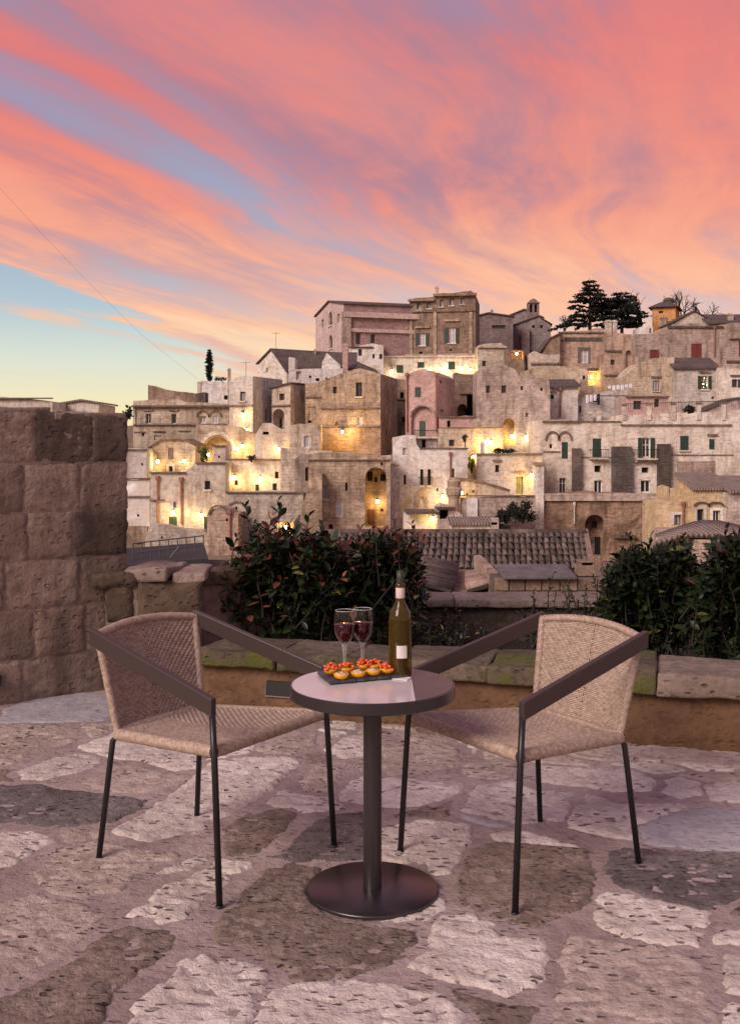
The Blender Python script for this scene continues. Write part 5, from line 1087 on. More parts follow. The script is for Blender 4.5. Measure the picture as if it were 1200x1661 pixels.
# smaller stones fitted into the gaps between the big ones
cells = []; y = 2.35
while y < 5.6:
    x = -.40 * y - .1
    while x < .40 * y + .1:
        cells.append(Vector((x, y))); x += .06
    y += .06
def gap(p):
    best = 9
    for pl in LAID:
        if inside(p, pl): return 0
        best = min(best, min(seg_dist(p, pl[i], pl[(i + 1) % len(pl)]) for i in range(len(pl))))
    return best
cand = sorted(((gap(p), i) for i, p in enumerate(cells)), reverse=True); put = 0
for d0, i in cand:
    if put > 70 or d0 < .042: break
    p = cells[i]; d = gap(p)
    if d < .042: continue
    d = min(d, .15); k = 9; ph = rg.uniform(0, 6); pl = []
    for j in range(k):          # grow each corner outward until it nears a neighbour
        a = ph + 2 * math.pi * j / k + rg.gauss(0, .1); dr = Vector((math.cos(a), math.sin(a))); r = d * .8
        while r < .24 and gap(p + dr * (r + .02)) > .018: r += .02
        pl.append(p + dr * r)
    LAID.append(pl); put += 1
    stone('flagstone', pl, FL[rg.choice('pmmbmp')], floor, FLF, .006, .004, .014, .018, .004, rg, .004, .006, 9.0, 0)
for x in (-2.6, -1.9, -1.3, 1.3, 1.9, 2.6):        # the paving goes on beside and behind the camera
    for y in (.6, 1.3, 2.0):
        w, d = rg.uniform(.24, .30), rg.uniform(.26, .31); pl = [(x + sx * w + rg.gauss(0, .05), y + sy * d + rg.gauss(0, .05)) for sx, sy in ((-1, -1), (0, -1.1), (1, -1), (1, 1), (0, 1.05), (-1, 1))]
        stone('flagstone', pl, FL[rg.choice('pmb')], floor, FLF, .007, .004, .022, .05, .006, rg, .004)
for sx in (-1, 1):
    for gx in (1.1, 1.6, 2.1, 2.6, 3.1):
        for gy in (2.35, 2.85, 3.35, 3.85, 4.35):
            p = Vector((sx * gx + rg.gauss(0, .05), gy + rg.gauss(0, .05)))
            if gap(p) < .24 or (sx < 0 and gy - 4.9 > (p.x + 3.4) * .75 - .3): continue
            pl = [p + Vector((a * rg.uniform(.19, .24), b * rg.uniform(.17, .22))) for a, b in ((-1, -1), (0, -1.05), (1, -1), (1.05, 0), (1, 1), (0, 1.05), (-1, 1), (-1.05, 0))]
            LAID.append(pl); stone('flagstone', pl, FL[rg.choice('pmbpm')], floor, FLF, .008, .004, .014, .03, .006, rg, .004, .008, 8.0, 0)
m = MB()      # smooth strip at the parapet foot
a, b, c, d = onz(985, 1211), onz(1260, 1232), onz(1260, 1252), onz(1000, 1231)
for z in (.0, .012): m.v += [(p.x, p.y, z) for p in (d, c, b, a)]
m.f = [(4, 5, 6, 7), (0, 1, 5, 4), (1, 2, 6, 5), (2, 3, 7, 6), (3, 0, 4, 7)]; m.mi = [0] * 5; m.build('kerb_fillet', M['mortar'], floor)

# ---- tall wall on the left
M['wallstone'] = rockmat('tall_wall_tufa', (.21, .15, .115), (.33, .25, .20), (.105, .074, .058), .0, .8, (.17, .115, .06), -.05, 1.0, .92, .16, streak=(.10, .07, .055), mott=.5)
M['walldark'] = rockmat('blackened_tufa', (.085, .06, .048), (.15, .105, .085), (.035, .026, .022), .05, .8, None, 0, .9, .92, .15, streak=(.05, .036, .03))
M['joint'] = rockmat('wall_joint_mortar', (.21, .155, .122), (.29, .22, .178), (.11, .08, .063), .1, 1, None, 0, .6, .95, 0, streak=(.07, .05, .04))
WA = R(37); wu = Vector((math.cos(WA), math.sin(WA), 0)); wn = Vector((math.sin(WA), -math.cos(WA), 0)); W1 = Vector((-1.456, 6.3, 0)); WLEN = 3.2; W0 = W1 - wu * WLEN
wall = empty('tall_stone_wall', W0, WA, 'tall wall of large weathered tufa blocks on the left of the terrace', 'wall')
m = MB(); m.hexa([(0, .001, -.02), (WLEN - .01, .001, -.02), (WLEN - .01, .5, -.02), (0, .5, -.02), (0, .001, 1.76), (WLEN - .01, .001, 1.615), (WLEN - .01, .5, 1.615), (0, .5, 1.76)]); m.build('core', M['joint'], wall)
rg = random.Random(31); LF = (Vector((0, 0, 0)), Vector((1, 0, 0)), Vector((0, 0, 1)), Vector((0, -1, 0)))
zs = [0, .24, .52, .80, 1.07, 1.35, 1.74]
for j in range(6):
    u = WLEN; first = True
    while u > .15:
        w = rg.uniform(.26, .50) if not first else rg.uniform(.14, .34); first = False; ua = max(0, u - w)
        if ua < .15: ua = 0
        za, zb = zs[j] + rg.gauss(0, .008), zs[j + 1] + rg.gauss(0, .008)
        g = .003
        if j == 5: t0, t1 = 1.765 - .145 * ua / WLEN + rg.gauss(0, .006), 1.765 - .145 * u / WLEN + rg.gauss(0, .006)
        else: t0 = t1 = zs[j + 1]
        pl = [(ua + g, zs[j] + g), (u - g, zs[j] + g), (u - g, t1 - g), (ua + g, t0 - g)]
        mt = M['walldark'] if (j in (4, 5) and rg.random() < .3) or rg.random() < .08 else M['wallstone']
        stone('stone_block', pl, mt, wall, LF, .004 + rg.uniform(-.001, .004), .0042, .007, .020, .003, rg, .002, .004, 7.0, 0)
        u = ua
for i in range(7):      # coping lumps along the top
    a = WLEN * i / 7; w = WLEN / 7; rock_box('coping_stone', (w - .012, .50, .05), M['wallstone'], wall, (a + w / 2, .25, 1.762 - .145 * (a + w / 2) / WLEN - .03), 0, rg, 6, .008, .012)
# round black fitting at the foot of the wall
p = at(1, 1114, 5.62); o = MB(); o.lathe([(0, -.02), (.055, -.02), (.062, .0), (.058, .03), (.045, .035), (.04, .01), (0, .008)], 20); f = o.build('black_wall_fitting', M['iron'], None, True, Vector((p.x, p.y, p.z))); f.rotation_euler = (R(90), 0, WA); tag(f, 'round black fitting low on the tall stone wall', 'wall fitting')
pw = W0 + wu * (Vector((p.x, p.y, 0)) - W0).dot(wu); f.location = Vector((pw.x, pw.y, p.z)) + wn * .04

# ---- low dark wall joining the tall wall
M['mossstone'] = rockmat('mossy_dark_stone', (.055, .038, .027), (.125, .086, .058), (.024, .019, .014), .1, .9, (.035, .032, .014), .04, .9, .92, .15)
M['capstone'] = rockmat('pale_capstone', (.25, .185, .155), (.37, .29, .25), (.15, .10, .085), .6, 1.0, (.09, .08, .045), -.03, .8, .85, .15)
M['barewall'] = rockmat('pinkish_bare_wall', (.19, .125, .098), (.25, .175, .14), (.11, .075, .06), .4, 1, None, 0, .6, .92, .1)
lw = empty('low_stub_wall', at(245, 1100, 6.15).to_2d().to_3d(), 0, 'low blackened wall with rough coping joining the tall stone wall', 'wall'); rL = lambda p: Vector(p) - Vector(lw.location)
xl, xr = at(170, 0, 6.15).x, at(326, 0, 6.15).x; rg = random.Random(8)
m = MB(); m.box(xl, xr - .01, 6.172, 6.6, -.02, .655); m.v = [tuple(rL(v)) for v in m.v]; m.build('core', M['joint'], lw)
LWF = (rL((xl, 6.17, 0)), Vector((1, 0, 0)), Vector((0, 0, 1)), Vector((0, -1, 0))); wt = xr - xl
for (u0, u1, z0, z1, mt) in ((0.0, .17, .40, .66, 'mossstone'), (.18, wt, .42, .655, 'mossstone'), (0, .26, .20, .395, 'wallstone'), (.27, wt, .21, .415, 'wallstone'), (0, .30, .0, .19, 'wallstone'), (.31, wt, .0, .2, 'wallstone')):
    stone('stone_block', [(u0 + .004, z0 + .004), (u1 - .004, z0 + .004), (u1 - .004, z1 - .004), (u0 + .004, z1 - .004)], M[mt], lw, LWF, .02, .012, .025, .022, .003, rg, .004, .006, 7.0, 0)
rock_box('coping_stone', (.25, .46, .10), M['mossstone'], lw, rL((xl + .04, 6.36, .60)), .1, rg, 8, .018, .04)
rock_box('coping_stone', (.27, .46, .075), M['capstone'], lw, rL((at(243, 0, 6.15).x, 6.36, .652)), -.12, rg, 8, .014, .02)
rock_box('coping_stone', (.20, .44, .055), M['capstone'], lw, rL((at(302, 0, 6.15).x, 6.38, .648)), .05, rg, 7, .010, .015)
bw = empty('bed_end_wall', (at(340, 0, 6.35).x, 6.35, 0), R(40), 'short pinkish wall closing the left end of the planting bed', 'wall')
m = MB(); m.box(-.06, 1.35, .0, .22, -.02, .60); m.build('core', M['barewall'], bw); rock_box('coping_stone', (.62, .27, .085), M['mossstone'], bw, (.25, .11, .603), 0, rg, 8, .008, .012); rock_box('coping_stone', (.72, .27, .08), M['capstone'], bw, (.95, .11, .603), 0, rg, 8, .008, .012)

# ---- parapet along the bed
PA = R(-16.6); pu = Vector((math.cos(PA), math.sin(PA), 0)); pn = Vector((math.sin(PA), -math.cos(PA), 0))
def pfront(px):       # point on the parapet front foot in photo column px
    a = (px - CX) / F; A0 = Vector((-.08, 5.45)); s = math.tan(PA); Y = (A0.y - s * A0.x) / (1 - s * a); return Vector((a * Y, Y, 0))
O0 = pfront(320); O1 = pfront(1950); plen = (O1 - O0).length
par = empty('low_parapet', O0, PA, 'low plastered parapet with thick mossy coping slabs behind the table', 'wall')
M['ochrepl'] = rockmat('worn_ochre_plaster', (.10, .052, .030), (.185, .105, .056), (.055, .032, .021), .03, .8, (.25, .165, .09), -.06, .5, .9, 0)
PF = (Vector((0, .03, 0)), Vector((1, 0, 0)), Vector((0, 0, 1)), Vector((0, -1, 0))); rg = random.Random(14)
m = MB(); m.box(0, plen, .035, .42, -.02, .262); m.build('core', M['joint'], par)
stone('plaster_face', [(0, .0), (plen, .0), (plen, .262), (0, .262)], M['ochrepl'], par, PF, .012, .012, .02, .04, .003, rg, 0, .003, 5.0, 0)
M['cope'] = rockmat('mossy_coping', (.085, .064, .046), (.17, .13, .098), (.038, .029, .022), .6, .9, (.055, .058, .015), .07, .8, .9, .12)
M['cope2'] = rockmat('pale_coping', (.20, .15, .12), (.31, .24, .20), (.10, .072, .056), .6, .8, (.10, .09, .05), -.05, .8, .88, .08)
M['mosscope'] = rockmat('very_mossy_coping', (.08, .06, .042), (.15, .115, .082), (.035, .027, .02), .6, .9, (.085, .095, .018), .13, 1.0, .95, .1)
edges = [320, 452, 560, 640, 792, 880, 1010, 1064, 1220, 1340, 1500, 1700, 1950]
for i, (a, b) in enumerate(zip(edges, edges[1:])):
    ua = (pfront(a) - O0).dot(pu); ub = (pfront(b) - O0).dot(pu); hh = .085 + rg.uniform(-.012, .016) + (.02 if b > 1064 else 0)
    if b == 1064: hh = .125
    rock_box('coping_slab', (ub - ua - .003, .46 + rg.uniform(-.015, .015), hh), M['cope2'] if a >= 1064 else (M['mosscope'] if b in (1064, 452, 880) else M['cope']), par, ((ua + ub) / 2, .185 + rg.uniform(-.012, .012), .264), rg.gauss(0, .004), rg, 12, .008, .014, 5)
m = MB(); ua = (pfront(432) - O0).dot(pu); ub = (pfront(490) - O0).dot(pu)
fx = empty('recessed_step_light', tuple(O0 + pu * ((ua + ub) / 2) + Vector((0, 0, .12)) + pn * -.012), PA, 'dark rectangular step light with a thin pale frame in the parapet', 'step light'); w = (ub - ua) / 2
m.box(-w, w, -.012, .02, 0, .075); m.build('box', M['iron'], fx); m = MB()
for a in ((-w - .004, w + .004, -.016, .0, -.008, -.002), (-w - .006, -w - .002, -.016, .0, -.002, .05)): m.box(*a)
m.build('frame', plain('thin_metal_edge', (.22, .19, .18), .5, .3), fx)

# ---- planting bed
M['earth'] = rockmat('bed_soil', (.035, .025, .018), (.06, .045, .032), (.015, .012, .01), .4, 2, None, 0, 1.0, .95, 0, True)
m = MB(); m.quad((-3, 5.45, .06), (4, 5.0, .06), (4, 8.2, .06), (-3, 8.2, .06))
m = MB(); m.add([tuple(O0 + pu * -.2 + pn * -.40 + Vector((0, 0, .05))), tuple(O1 + pn * -.40 + Vector((0, 0, .05))), (5.0, 7.45, .05), (-1.4, 7.52, .05)], [(0, 1, 2, 3)]); o = m.build('planting_bed', M['earth'], None); tag(o, kind='structure')
M['owcap'] = rockmat('dark_bed_cap', (.13, .098, .085), (.215, .168, .15), (.065, .048, .04), .5, 1.0, (.06, .055, .03), -.02, .8, .9, .15)
M['owall'] = rockmat('dark_bed_wall', (.055, .04, .033), (.10, .074, .06), (.025, .02, .017), .3, .9, (.03, .03, .015), .0, .9, .95, 0)
ow = empty('outer_bed_wall', (-1.4, 7.55, -.3), R(-1.0), 'long low wall with a thin flat cap behind the planting bed', 'wall'); rg = random.Random(3)
m = MB(); m.box(0, 7.0, 0, .3, -.2, .592); m.build('core', M['owall'], ow)
x = 0.0
while x < 7.0:
    w = rg.uniform(.5, .95); w = min(w, 7.0 - x); rock_box('cap_slab', (w - .006, .38, .062), M['owcap'], ow, (x + w / 2, .14, .595), 0, rg, 8, .006, .010); x += w

# ---- shrubs
M['leafg'] = leafmat('glossy_green_leaves', (.004, .009, .004), (.026, .043, .014), .38)
M['leafr'] = leafmat('reddish_young_leaves', (.10, .030, .024), (.22, .085, .055), .45)
M['leafy'] = leafmat('yellow_green_leaves', (.10, .12, .03), (.20, .17, .05), .5)
def leaf_geo(L, W, fold=.25, curl=.18):
    vs = []; fs = []
    st = [(0, 0), (.22, .72), (.5, 1.0), (.78, .66), (1, 0)]
    for t, w in st:
        z = -curl * L * t * t; vs += [(-w * W / 2, t * L, z + fold * w * W * .5), (0, t * L, z), (w * W / 2, t * L, z + fold * w * W * .5)]
    for i in range(4): a = i * 3; fs += [(a, a + 1, a + 4, a + 3), (a + 1, a + 2, a + 5, a + 4)]
    return vs, fs
LV, LFc = leaf_geo(1, .44)
leaf_meshes = {}
for k in ('leafg', 'leafr', 'leafy'):
    me = bpy.data.meshes.new('leaf'); me.from_pydata(LV, [], LFc); me.polygons.foreach_set('use_smooth', [True] * len(me.polygons)); me.materials.append(M[k]); leaf_meshes[k] = me
def leaf_matrix(p, d, s, rg):
    y = d.normalized(); r = Vector((rg.gauss(0, .5), rg.gauss(0, .5), 1)); x = y.cross(r)
    if x.length < .05: x = y.cross(Vector((1, 0, 0)))
    x.normalize(); z = x.cross(y); mt = Matrix(((x.x, y.x, z.x), (x.y, y.y, z.y), (x.z, y.z, z.z))).to_4x4() @ Matrix.Scale(s, 4); mt.translation = p; return mt
def shrub(name, label, base, shoots, leafsize, red, seed, singles=90, cat='shrub', inner=1.0, yel=.025):
    """shoots: list of (tip point, root point); leaves set round the upper part of each shoot"""
    rg = random.Random(seed); e = empty(name, base, 0, label, cat); st = MB(); pools = {'leafg': MB(), 'leafr': MB(), 'leafy': MB()}; cand = []
    for (tip, root, full) in shoots:
        root = Vector(root) - Vector(base); tip = Vector(tip) - Vector(base); mid = root.lerp(tip, .55) + Vector((rg.gauss(0, .05), rg.gauss(0, .05), .04)); n = 9
        pts = [root * (1 - t) ** 2 + mid * 2 * t * (1 - t) + tip * t * t for t in [i / n for i in range(n + 1)]]
        st.tube(pts, [.007 - .005 * i / n for i in range(n + 1)], 4, False)
        ln = sum((b - a).length for a, b in zip(pts, pts[1:])); cnt = int(ln * full / leafsize * 4.2); isred = rg.random() < red
        for k in range(cnt):
            t = 1 - .99 * (k / max(cnt, 1)); f = t * n; i = min(int(f), n - 1); p = pts[i].lerp(pts[i + 1], f - i); ax = (pts[min(i + 1, n)] - pts[i]).normalized()
            a = k * 2.4 + rg.gauss(0, .3); side = Vector((math.cos(a), math.sin(a), 0)); side = (side - ax * side.dot(ax)).normalized()
            up = .95 - .75 * min(1, (1 - t) * 2.2); d = (side * (1.1 - up * .55) + ax * up + Vector((0, 0, -.12 * (1 - t)))).normalized()
            s = leafsize * rg.uniform(.45, 1.22) * (.6 + .4 * min(1, (1 - t) * 6)); key = 'leafr' if (isred and t > .80) or rg.random() < red * .06 else ('leafy' if rg.random() < yel else 'leafg')
            cand.append((t * 3 + p.z, key, leaf_matrix(p, d, s, rg)))
    cand.sort(key=lambda c: -c[0])
    for i, (q, key, mt) in enumerate(cand):
        if i < singles: o = link('leaf', leaf_meshes[key], None, e); o.matrix_local = mt
        else: pools[key].add([mt @ Vector(v) for v in LV], LFc)
    st.build('stems', M['bark'], e, True)
    for key, nm in (('leafg', 'foliage'), ('leafr', 'red_foliage'), ('leafy', 'yellow_foliage')):
        if pools[key].f: tag(pools[key].build(nm, M[key], e, True, recalc=False), kind='stuff')
    return e
def shoots_from(outline, Yc, Yr, root, n, rg, zmin=.0, full=.85, low=1010):
    """tips spread under an outline of (photo column, top row) at distances Yc +- Yr"""
    out = []
    for k in range(n):
        x = rg.uniform(outline[0][0], outline[-1][0])
        for (xa, ya), (xb, yb) in zip(outline, outline[1:]):
            if xa <= x <= xb: yt = ya + (yb - ya) * (x - xa) / (xb - xa)
        y = yt + (abs(rg.gauss(0, 1)) * 42 if rg.random() < .85 else rg.uniform(0, max(20, low - yt))); y = min(y, low); Y = Yc + rg.uniform(-Yr, Yr); tip = at(x, y, Y)
        r = Vector((root[0] + (tip.x - root[0]) * rg.uniform(.35, .95) + rg.gauss(0, .07), root[1] + (Y - root[1]) * .5 + rg.gauss(0, .06), max(.06, tip.z - rg.uniform(.16, .42))))
        out.append((tip, r, full))
    return out
rg = random.Random(77)
b = at(470, 0, 6.65); base = (b.x, 6.65, .05)
ol = [(352, 955), (372, 918), (400, 875), (420, 855), (445, 868), (480, 858), (520, 862), (555, 880), (575, 905)]
sh = shoots_from(ol, 6.65, .28, base, 340, rg, low=1024)
for (x, y) in ((452, 812), (398, 822), (440, 838), (470, 850), (500, 838), (412, 850), (385, 868), (522, 848)): sh.append((at(x, y, 6.6), (at(x + rg.uniform(-12, 12), 0, 6.6).x, 6.65, .25), .9))
shrub('red_tipped_shrub', 'large leafy shrub with reddish shoot tips behind the left chair', base, sh, .092, .34, 1, 150)
b = at(615, 0, 6.75); base = (b.x, 6.75, .05)
ol = [(545, 912), (560, 880), (590, 866), (620, 858), (650, 862), (672, 884), (684, 925)]
sh = shoots_from(ol, 6.75, .22, base, 230, rg, low=1020)
for (x, y) in ((640, 842), (668, 850), (606, 850), (585, 858), (684, 868)): sh.append((at(x, y, 6.65), (at(x + rg.uniform(-12, 12), 0, 6.65).x, 6.7, .25), .9))
shrub('red_tipped_shrub', 'rounder shrub with pinkish tips behind the wine bottle', base, sh, .080, .38, 2, 120)
b = at(1060, 0, 6.1); base = (b.x, 6.1, .05)
ol = [(975, 975), (985, 935), (1000, 900), (1030, 884), (1060, 892), (1090, 880), (1112, 880), (1125, 915)]
sh = shoots_from(ol, 6.1, .30, base, 330, rg, low=1050)
for (x, y) in ((1021, 868), (1054, 872), (1108, 870), (1084, 886), (1006, 884)): sh.append((at(x, y, 6.0), (at(x + rg.uniform(-10, 10), 0, 6.0).x, 6.05, .25), .9))
shrub('green_shrub', 'dense dark green shrub behind the right chair', base, sh, .080, .02, 3, 120, yel=.03)
b = at(1190, 0, 5.9); base = (b.x, 5.9, .05)
ol = [(1130, 945), (1142, 905), (1160, 880), (1180, 868), (1230, 862), (1280, 880)]
sh = shoots_from(ol, 5.9, .28, base, 270, rg, low=1050)
for (x, y) in ((1176, 858), (1160, 880), (1200, 852)): sh.append((at(x, y, 5.85), (at(x + rg.uniform(-10, 10), 0, 5.85).x, 5.9, .25), .9))
shrub('green_shrub', 'green shrub with yellowish leaves at the right end of the parapet', base, sh, .080, .02, 4, 110, yel=.045)
for i, (x, y0, lbl) in enumerate(((906, 930, 'thin upright sprig with paired leaves'), (928, 940, 'thin sprig'), (868, 958, 's'), (955, 935, 's'), (722, 985, 's'), (748, 978, 's'), (776, 1000, 's'), (845, 985, 's'))):
    b = at(x, 0, 7.0); tips = [(at(x + rg.uniform(-9, 9), y0 + 14 * k, 7.0), (b.x + rg.uniform(-.02, .02), 7.0, .06), .55) for k in range(3)]
    o = shrub('young_sprig', 'thin young sprig with small leaves in the open middle of the bed', (b.x, 7.0, .05), tips, .04, .0, 40 + i, 0, 'sprig'); o['group'] = 'sprigs in the open middle of the bed'
for i, (x, y0) in enumerate(((700, 1005), (735, 1012), (800, 1010), (880, 1000), (920, 985), (965, 985), (945, 1005))):
    b = at(x, 0, 6.7); tips = [(at(x + rg.uniform(-22, 22), y0 + rg.uniform(0, 26), 6.7 + rg.uniform(-.15, .15)), (b.x + rg.uniform(-.03, .03), 6.7, .06), .7) for k in range(9)]
    o = shrub('low_bed_plant', 'low dark leafy plant on the soil of the bed', (b.x, 6.7, .05), tips, .038, .0, 60 + i, 0, 'plant'); o['group'] = 'low plants on the bed soil'
# ---------------------------------------------------------------- furniture
def paint(name, col, rough, spec=.5):
    t = NT(name); v = t.vec(); f = t.noise(v, 260, 3, .5); t.put(t.b.inputs['Base Color'], tuple(col)); t.b.inputs['Roughness'].default_value = rough; t.b.inputs['Specular IOR Level'].default_value = spec
    t.l(t.bump(f, .08, .001), t.b.inputs['Normal']); return t.mat
M['metal'] = paint('dark_brown_powder_coat', (.020, .0155, .017), .30, .8)
M['armp'] = paint('brown_arm_coating', (.046, .031, .028), .42)
M['black2'] = paint('black_leg_coating', (.012, .010, .011), .4)
def wicker(name, c1, c2):
    t = NT(name); g = t.n('ShaderNodeNewGeometry'); v = t.vec(); f = t.noise(t.mapping(v, (40, 40, 40)), 6, 3)
    col = t.mix(g.outputs['Random Per Island'], tuple(c1), tuple(c2)); col = t.mix(t.math('MULTIPLY', f, .35), col, tuple(q * .6 for q in c1))
    t.put(t.b.inputs['Base Color'], col); t.b.inputs['Roughness'].default_value = .55; return t.mat
M['weave'] = wicker('woven_resin_strand', (.32, .225, .165), (.54, .415, .335))
M['weaveb'] = plain('woven_underlay', (.055, .033, .024), .8, vary=.2, scale=30)
def pillow(m, P, Nn, along, across, L, W, H):
    """one visible strand length, bulging out of the surface"""
    vs = []
    for i, (t, hh) in enumerate(((-.5, -.25), (-.28, .8), (.28, .8), (.5, -.25))):
        for s, k in ((-.5, .0), (0, 1.0), (.5, .0)): vs.append(P + along * (t * L) + across * (s * W) + Nn * (H * hh * (k * .7 + .3) if hh > 0 else H * hh))
    fs = []
    for i in range(3):
        for j in range(2): a = i * 3 + j; fs.append((a, a + 1, a + 4, a + 3))
    m.add(vs, fs)
def weave(parent, name, S, lenA, lenB, halfA, cell, row, chev=0.0):
    """S(a, b) -> (point, normal) over a in [-1, 1] (scaled by halfA(b)) and b in [0, 1]; herringbone about a = chev"""
    m = MB(); u = MB(); rows = int(lenB / row)
    nb, na = 14, 12; grid = []
    for j in range(nb + 1):
        for i in range(na + 1): p, n = S(-1 + 2 * i / na, j / nb); grid.append(p - n * .004)
    u.add(grid, [(j * (na + 1) + i, j * (na + 1) + i + 1, (j + 1) * (na + 1) + i + 1, (j + 1) * (na + 1) + i) for j in range(nb) for i in range(na)])
    back = [p - S(-1 + 2 * (k % (na + 1)) / na, (k // (na + 1)) / nb)[1] * .010 for k, p in enumerate(grid)]
    u.add(back, [(j * (na + 1) + i, (j + 1) * (na + 1) + i, (j + 1) * (na + 1) + i + 1, j * (na + 1) + i + 1) for j in range(nb) for i in range(na)])
    sh = u.build(name, M['weaveb'], parent, True)
    for j in range(rows):
        b = (j + .5) / rows; hw = halfA(b); per = 4 * cell
        for side in (-1, 1):
            lo = chev * hw; lim = hw - side * lo - cell * .6; k = -1
            while True:
                s0 = (k + (j % 4) / 4.0) * per; s1 = s0 + cell * 3.1; k += 1
                if s0 > lim: break
                g0 = max(s0, .0); g1 = min(s1, lim)
                if g1 - g0 < cell * .3: continue
                a = lo + side * (g0 + g1) / 2
                p, n = S(a / hw, b); p2, _ = S(min(1, a / hw + .02), b); al = (p2 - p).normalized(); ac = n.cross(al).normalized()
                pillow(m, p + n * .0012, n, (al + ac * rnd.gauss(0, .03)).normalized(), ac, (g1 - g0) * 1.02, row * .80, .0044)
                if s1 + cell * .5 < lim and s1 > 0:          # the crossing strand showing between
                    q, n2 = S((lo + side * (s1 + cell * .45)) / hw, b); pillow(m, q - n2 * .0008, n2, ac, al, row * 1.3, cell * .85, .0026)
        if chev == 0.0:
            p, n = S(0, b); p3, _ = S(0, min(1, b + .02)); p2, _ = S(.02, b); al = (p2 - p).normalized(); pillow(m, p + n * .001, n, n.cross(al).normalized(), al, row * 1.15, cell * .9, .0034)
    w = m.build('weave', M['weave'], sh, True, recalc=False); tag(w, kind='stuff'); return sh
def rope_roll(parent, name, pts, r, pitch=.0092):
    """rolled woven edge: strands wrapped round a padded tube"""
    m = MB(); P = [Vector(p) for p in pts]; dens = [P[0]]
    for a, b in zip(P, P[1:]):
        k = max(1, round((b - a).length / pitch))
        for i in range(1, k + 1): dens.append(a.lerp(b, i / k))
    u = MB(); u.tube(dens, r * .90, 10); core = u.build(name, M['weaveb'], parent, True); n = len(dens); seg = max(6, int(2 * math.pi * r / .0085))
    for i, p in enumerate(dens):
        t = (dens[min(i + 1, n - 1)] - dens[max(i - 1, 0)]).normalized(); a = t.cross(Vector((0, 0, 1))).normalized(); b = t.cross(a)
        for k in range(seg):
            q = 2 * math.pi * (k + .5 * (i % 2)) / seg; nn = a * math.cos(q) + b * math.sin(q); tan = b * math.cos(q) - a * math.sin(q)
            pillow(m, p + nn * r * .93, nn, (t * .9 + tan * .42).normalized(), (tan * .9 - t * .42).normalized(), pitch * 1.75, .0078, .0034)
    w = m.build('wrap', M['weave'], core, True, recalc=False); tag(w, kind='stuff'); return core
def make_chair(label):
    e = empty('garden_chair', (0, 0, 0), 0, label, 'chair')
    FXs, BXs, FW, BW, ZF, ZBk = .272, -.245, .278, .212, .487, .447
    def seatS(a, b):
        x = FXs + (BXs - FXs) * b; w = FW + (BW - FW) * b; z = ZF + (ZBk - ZF) * b - .016 * (1 - a * a) * math.sin(math.pi * min(1, max(0, b)))
        return Vector((x, a * w, z)), Vector((.07, .05 * a, 1)).normalized()
    def backS(a, b):
        w = .212 + (.242 - .212) * b; x = -.250 - .064 * b - .034 * (1 - a * a) * (.4 + .6 * b); z = .455 + .325 * b + .022 * (1 - a * a) * b
        return Vector((x, a * w, z)), Vector((1, -.14 * a, .30)).normalized()
    weave(e, 'seat', seatS, .55, .535, lambda b: FW + (BW - FW) * b, .0054, .0070)
    weave(e, 'backrest', backS, .47, .375, lambda b: .212 + .030 * b, .0054, .0066)
    n = 10
    rope_roll(e, 'seat_edge', [seatS(-1, i / n)[0] + Vector((0, 0, -.012)) for i in range(n + 1)][::-1] + [seatS(-1 + 2 * i / n, 0)[0] + Vector((.004, 0, -.012)) for i in range(1, n + 1)] + [seatS(1, i / n)[0] + Vector((0, 0, -.012)) for i in range(1, n + 1)], .0195)
    rope_roll(e, 'back_edge', [backS(-1, i / n)[0] for i in range(n + 1)] + [backS(-1 + 2 * i / n, 1)[0] for i in range(1, n + 1)] + [backS(1, 1 - i / n)[0] for i in range(1, n + 1)], .0125)
    rope_roll(e, 'seat_back_edge', [seatS(-1 + 2 * i / n, 1)[0] + Vector((-.004, 0, -.006)) for i in range(n + 1)], .017)
    for s in (-1, 1):
        m = MB(); m.tube([(.318, s * .302, 0), (.290, s * .295, .45), (.274, s * .288, .60)], .0105, 12); m.tube([(.318, s * .302, 0), (.3175, s * .302, .006)], .0125, 12); m.build('leg', M['black2'], e, True)
        m = MB(); m.tube([(-.305, s * .245, 0), (-.262, s * .220, .41), (-.245, s * .205, .435), (-.20, s * .205, .44)], .0105, 12); m.build('leg', M['black2'], e, True)
        m = MB(); A = Vector((.281, s * .289, .618)); B = Vector((-.330, s * .256, .776)); d = B - A; h, w = .029, .012
        yv = Vector((-d.y, d.x, 0)).normalized() * w
        def P(q, z, k): return A + d * q + Vector((0, 0, z)) + yv * k
        m.hexa([P(0, -h, -1), P(1, -h, -1), P(1, -h, 1), P(0, -h, 1), P(0, h, -1), P(1, h, -1), P(1, h, 1), P(0, h, 1)]); bevel_obj(m.build('arm', M['armp'], e), .0035, 2)
    m = MB(); m.tube([(-.235, -.2, .425), (-.235, .2, .425)], .010, 8); m.tube([(.27, -.28, .462), (.27, .28, .462)], .010, 8)
    for s in (-1, 1): m.tube([(-.235, s * .2, .425), (.27, s * .28, .462)], .010, 8)
    m.build('seat_frame', M['black2'], e, True); return e
ch = make_chair('woven garden chair turned to the table from the tall stone wall side')
ch.location = (-.562, 3.712, .003); ch.rotation_euler = (0, 0, R(-34.5))
c2 = copy_tree(ch); c2.location = (.541, 3.665, .003); c2.rotation_euler = (0, 0, R(-145.8)); c2['label'] = 'woven garden chair turned to the table from the bottle side'
ch['group'] = c2['group'] = 'woven chairs at the round table'

